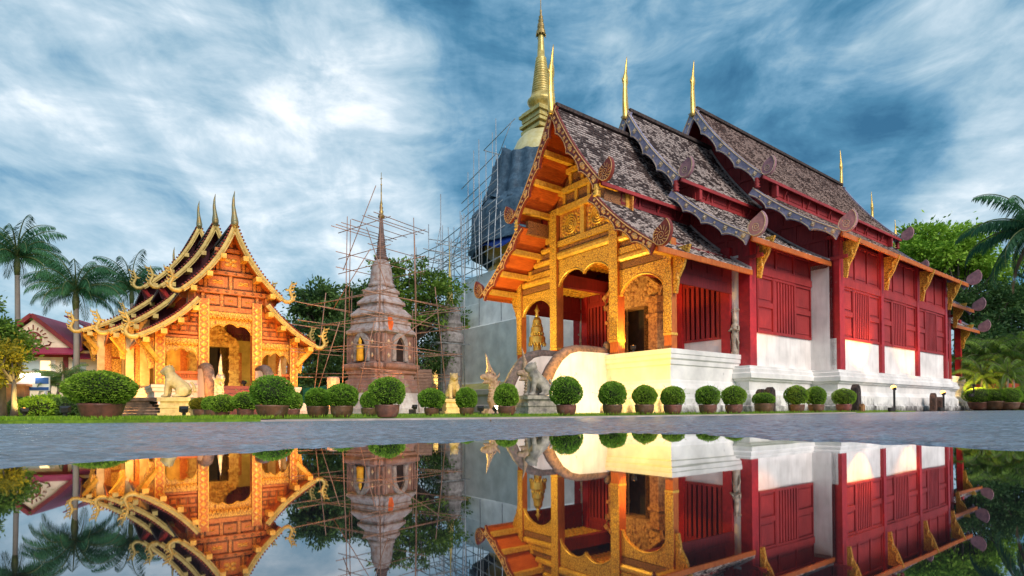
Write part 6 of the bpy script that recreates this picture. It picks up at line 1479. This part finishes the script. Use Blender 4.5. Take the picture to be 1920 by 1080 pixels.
# low plants in the flower bed at the left
for i, (px_, d, r_, lab) in enumerate(((70, 22, .55, 'yellow green bush under the blue sign board'), (95, 23, .6, 'lime bush right of the sign in the flower bed'), (124, 22.5, .5, 'dark low bush at the foot of the pale palm'), (44, 22.5, .5, 'dark low bush at the foot of the bushy tree'), (150, 25, .6, 'yellow green bush left behind the biggest potted shrub'))):
    o = thing('garden_bush', lab, 'bush', ground_at(px_, d) + (.03,), 0, 'low bushes in the flower bed')
    P, D, tone = ballmesh(60 + i, 1500); V, F = leaves(P * np.array([2.4, 1.6, 1.5]) * r_ + np.array([0, 0, r_ * .6]), D, .13, .4, 1.0); npmesh('foliage', V, F, LEAF_LIME if i in (0, 1, 4) else LEAF_DARK, o, tone)
    mb = MB(); mb.ell((0, 0, r_ * .5), (r_ * 1.0, r_ * .65, r_ * .55), 12, 8); mb.build('inner_twigs', MATS['dark_inner_twigs'], o)  # dark filler painted as the bush's shaded inside
sg = thing('sign_board', 'blue and white sign board glowing under its own lamp in the flower bed', 'sign', ground_at(62, 23.5) + (.03,), R(8))
mb = MB(); mb.box(-.62, .62, -.03, .03, 1.05, 1.65); mb.box(-.5, -.44, -.03, .03, 0, 1.05); mb.box(.44, .5, -.03, .03, 0, 1.05); mb.build('board', mat('white_board', (.7, .75, .8)), sg)
mb = MB(); mb.box(-.6, .6, -.05, -.032, 1.08, 1.2); mb.box(.1, .6, -.05, -.032, 1.34, 1.6); mb.build('blue_stripe', mat('blue_paint', (.03, .10, .35)), sg)
mb = MB(); mb.tube([(-.55, -.12, 1.72), (.3, -.12, 1.72)], .05, 8); mb.build('lamp_tube', mat('white_tube_glow', (1, .93, .8), emit=14), sg)
ow = thing('garden_wall', 'low orange wall at the far left picture edge', 'wall', (-21.1, 23.2, 0), R(6))
mb = MB(); mb.box(-2.6, 1.1, -.15, .15, 0, 1.25); mb.box(-2.7, 1.2, -.2, .2, 1.25, 1.35); mb.build('masonry', mat('orange_render', (.62, .27, .13), (.5, .2, .09), 'noise', 3, .8, .1), ow)
ow = thing('garden_wall', 'orange red wall glowing behind the hedge shrubs at the right', 'wall', (42.5, 47, 0), R(-20))
mb = MB(); mb.box(-4, 6, -.15, .15, 0, 2.2); mb.build('masonry', mat('red_render', (.50, .09, .04), (.4, .07, .03), 'noise', 3, .8, .1), ow)

# ------------------------------------------------------------------ flood lamps
def spot(parent, loc, target, watts, col, size=70, blend=.6, rad=.12):
    l = bpy.data.lights.new('lamp_light', 'SPOT'); l.energy = watts * .80; l.color = col; l.spot_size = R(size); l.spot_blend = blend; l.shadow_soft_size = rad
    o = bpy.data.objects.new('lamp_light', l); COL.objects.link(o); o.parent = parent; o.location = loc
    d = Vector(target) - Vector(loc); o.rotation_mode = 'QUATERNION'; o.rotation_quaternion = d.to_track_quat('-Z', 'Y'); return o
WARM = (1.0, .62, .16); ORANGE = (1.0, .42, .08); YEL = (1.0, .74, .20)
def flood(label, loc, target, watts, col=WARM, size=80, post=.0, glow=MATS_L, group='low flood lamps'):
    o = thing('flood_lamp', label, 'lamp', (loc[0], loc[1], loc[2]), 0, group)
    t = Vector(target) - Vector(loc); rz = math.atan2(t.y, t.x); el = math.atan2(t.z - post, math.hypot(t.x, t.y))
    M = Matrix.Rotation(rz, 4, 'Z') @ Matrix.Rotation(-el, 4, 'Y'); zc = post + .20
    mb = MB(); mb.v = []; q = lambda x, y, z: tuple((M @ Vector((x, y, z))) + Vector((0, 0, zc)))
    vs = [q(-.09, -.07, -.06), q(-.09, .07, -.06), q(-.09, .07, .06), q(-.09, -.07, .06), q(.05, -.12, -.09), q(.05, .12, -.09), q(.05, .12, .09), q(.05, -.12, .09)]
    mb.add(vs, [(0, 1, 2, 3), (0, 4, 5, 1), (1, 5, 6, 2), (2, 6, 7, 3), (3, 7, 4, 0)]); mb.build('housing', IRON, o)
    gb = MB(); gb.add([q(.048, -.115, -.085), q(.048, .115, -.085), q(.048, .115, .085), q(.048, -.115, .085)], [(0, 1, 2, 3)]); gb.ell(q(.07 if post > .3 else .05, 0, 0), (.12, .12, .10) if post > .75 else (.085, .085, .075), 12, 8); gb.build('glass', glow, o)
    sb = MB(); sb.box(-.14, .14, -.05, .05, 0, .03); sb.box(-.035, .035, -.035, .035, .03, zc - .02)
    if post: sb.lathe([(.05, .03), (.05, post)], n=8); sb.box(-.25, -.05, -.1, .12, 0, .2)
    sb.build('stand', IRON, o)
    lp = M @ Vector((.12, 0, 0)) + Vector((0, 0, zc)); spot(o, lp, Vector(target) - Vector(loc), watts, col, size); return o
H = lambda x, y, z=0: loc_of(hall, x, y, z); Cc = lambda x, y, z=0: loc_of(chap, x, y, z)
# big hall front
flood('low flood lamp on the grass before the yellow lit porch plinth', H(4.3, -4.6, .05), H(3.0, .2, 2.2), 1350, (1.0, .56, .06), 125)
flood('low flood lamp beside the left serpent head shining up at the gable', H(-3.4, -5.8, .05), H(-.6, .4, 8.3), 3000, YEL, 85)
flood('flood lamp on the porch plinth edge shining into the porch ceiling', H(2.95, .35, 2.60), H(-.6, 3.0, 7.3), 420, ORANGE, 120)
flood('flood lamp standing on the left porch floor behind the column', H(-2.7, .9, 2.60), H(1.0, 4.6, 5.4), 380, ORANGE, 120)
flood('torch lamp on a dark post at the right by the white plinth', (18.6, 27.5, .02), H(6.74, 12.6, 5.4), 3600, (1.0, .42, .10), 84, .92, group='torch lamps on posts')
flood('second torch lamp on a dark post, further right near the brown stones', (24.05, 31.5, .02), H(6.74, 18.8, 5.4), 1500, (1.0, .42, .10), 84, .78, group='torch lamps on posts')
flood('low flood lamp hidden by the nave plinth corner under the middle eave', H(7.5, 5.0, .05), H(5.9, 6.6, 7.2), 600, (1.0, .34, .10), 60)
# chapel
flood('low flood lamp in the grass before the left bay of the chapel', Cc(-2.9, -3.6, .05), Cc(-1.8, 1.0, 3.6), 800, ORANGE, 105)
flood('low flood lamp in the grass before the chapel stairs', Cc(.3, -5.2, .05), Cc(.0, 1.0, 5.9), 1300, (1.0, .5, .11), 95)
flood('low flood lamp right of the chapel stairs', Cc(3.6, -3.2, .05), Cc(2.2, 1.0, 3.6), 600, ORANGE, 105)
flood('flood lamp on the floor just inside the chapel porch', Cc(.75, 1.6, 1.42), Cc(-.5, 6.0, 3.4), 260, YEL, 130)
flood('low flood lamp on the lawn lighting the left flank of the chapel', Cc(-5.6, 3.4, .05), Cc(-4.0, 9.0, 3.2), 1800, (1.0, .5, .12), 115)
flood('small glowing flood lamp on the grass left of the biggest shrub', ground_at(122, 14.6) + (.05,), Cc(-4.5, 2.0, 2.5), 400, WARM, 80)
# statues and chedis
flood('small flood lamp before the brick chedi with a star shaped glow', ground_at(778, 24.5) + (.04,), (BX - .3, BY - 1.2, 3.8), 420, (1.0, .33, .10), 70, .1)
flood('small flood lamp at the foot of the left serpent head', ground_at(901, 20.5) + (.04,), H(-1.45, -4.6, 1.4), 50, WARM, 90)
flood('white topped lamp between the left serpent head and the grey lion', ground_at(929, 19.4) + (.04,), (.75, 19.0, 1.2), 45, WARM, 90, 0, MATS_W)
flood('small flood lamp hidden behind the shrub before the golden lion', ground_at(822, 20.4) + (.04,), (-2.45, 23.4, .9), 220, YEL, 90)
flood('flood lamp on the terrace lighting the white elephant', loc_of(ched, -3.0, -9.4, 1.76), loc_of(ched, -3.9, -8.0, 4.3), 180, WARM, 95)
flood('flood lamp on the lawn before the cream lion', ground_at(345, 16.2) + (.04,), (-10.75, 18, .9), 110, YEL, 110)
flood('garden lamp among the areca palms by the hall end', ground_at(1826, 40.6) + (1.0,), ground_at(1840, 44) + (2.2,), 300, WARM, 140, .6)
flood('garden lamp behind the right hand hedge row near the orange wall', ground_at(1864, 41.6) + (.8,), ground_at(1895, 46) + (1.4,), 300, ORANGE, 140, .4)
flood('flood lamp shining up into the yellow leaves at the far left', ground_at(46, 19.6) + (.04,), ground_at(20, 21) + (2.2,), 260, YEL, 110)

# a few dry leaves on the wet road
rg = random.Random(3)
for i in range(11):
    y = rg.uniform(3.6, 9.4); x = rg.uniform(-.8, .8) * y
    if y > edge_y(x) - .1: continue
    mb = MB(); L_ = rg.uniform(.02, .04); n = 7
    c = [(L_ * (k / (n - 1) - .5), L_ * .32 * math.sin(math.pi * k / (n - 1)), .012 * math.sin(k * 1.1 + i)) for k in range(n)]
    for k in range(n - 1):
        a, b = c[k], c[k + 1]; mb.add([(a[0], -a[1], a[2] + .006), (b[0], -b[1], b[2] + .006), (b[0], 0, b[2]), (a[0], 0, a[2]), (b[0], b[1], b[2] + .006), (a[0], a[1], a[2] + .006)], [(0, 1, 2, 3), (3, 2, 4, 5)])
    o = mb.build('fallen_leaf', mat('dry_leaf', (.22, .12, .04), (.12, .06, .02), 'noise', 20, .7)); o.location = (x, y, .022); o.rotation_euler = (rg.uniform(-.2, .2), rg.uniform(-.2, .2), rg.uniform(0, 6)); tag(o, 'small dry brown leaf lying on the wet road', 'leaf', 'dry leaves on the wet road')
    md = o.modifiers.new('thick', 'SOLIDIFY'); md.thickness = .001
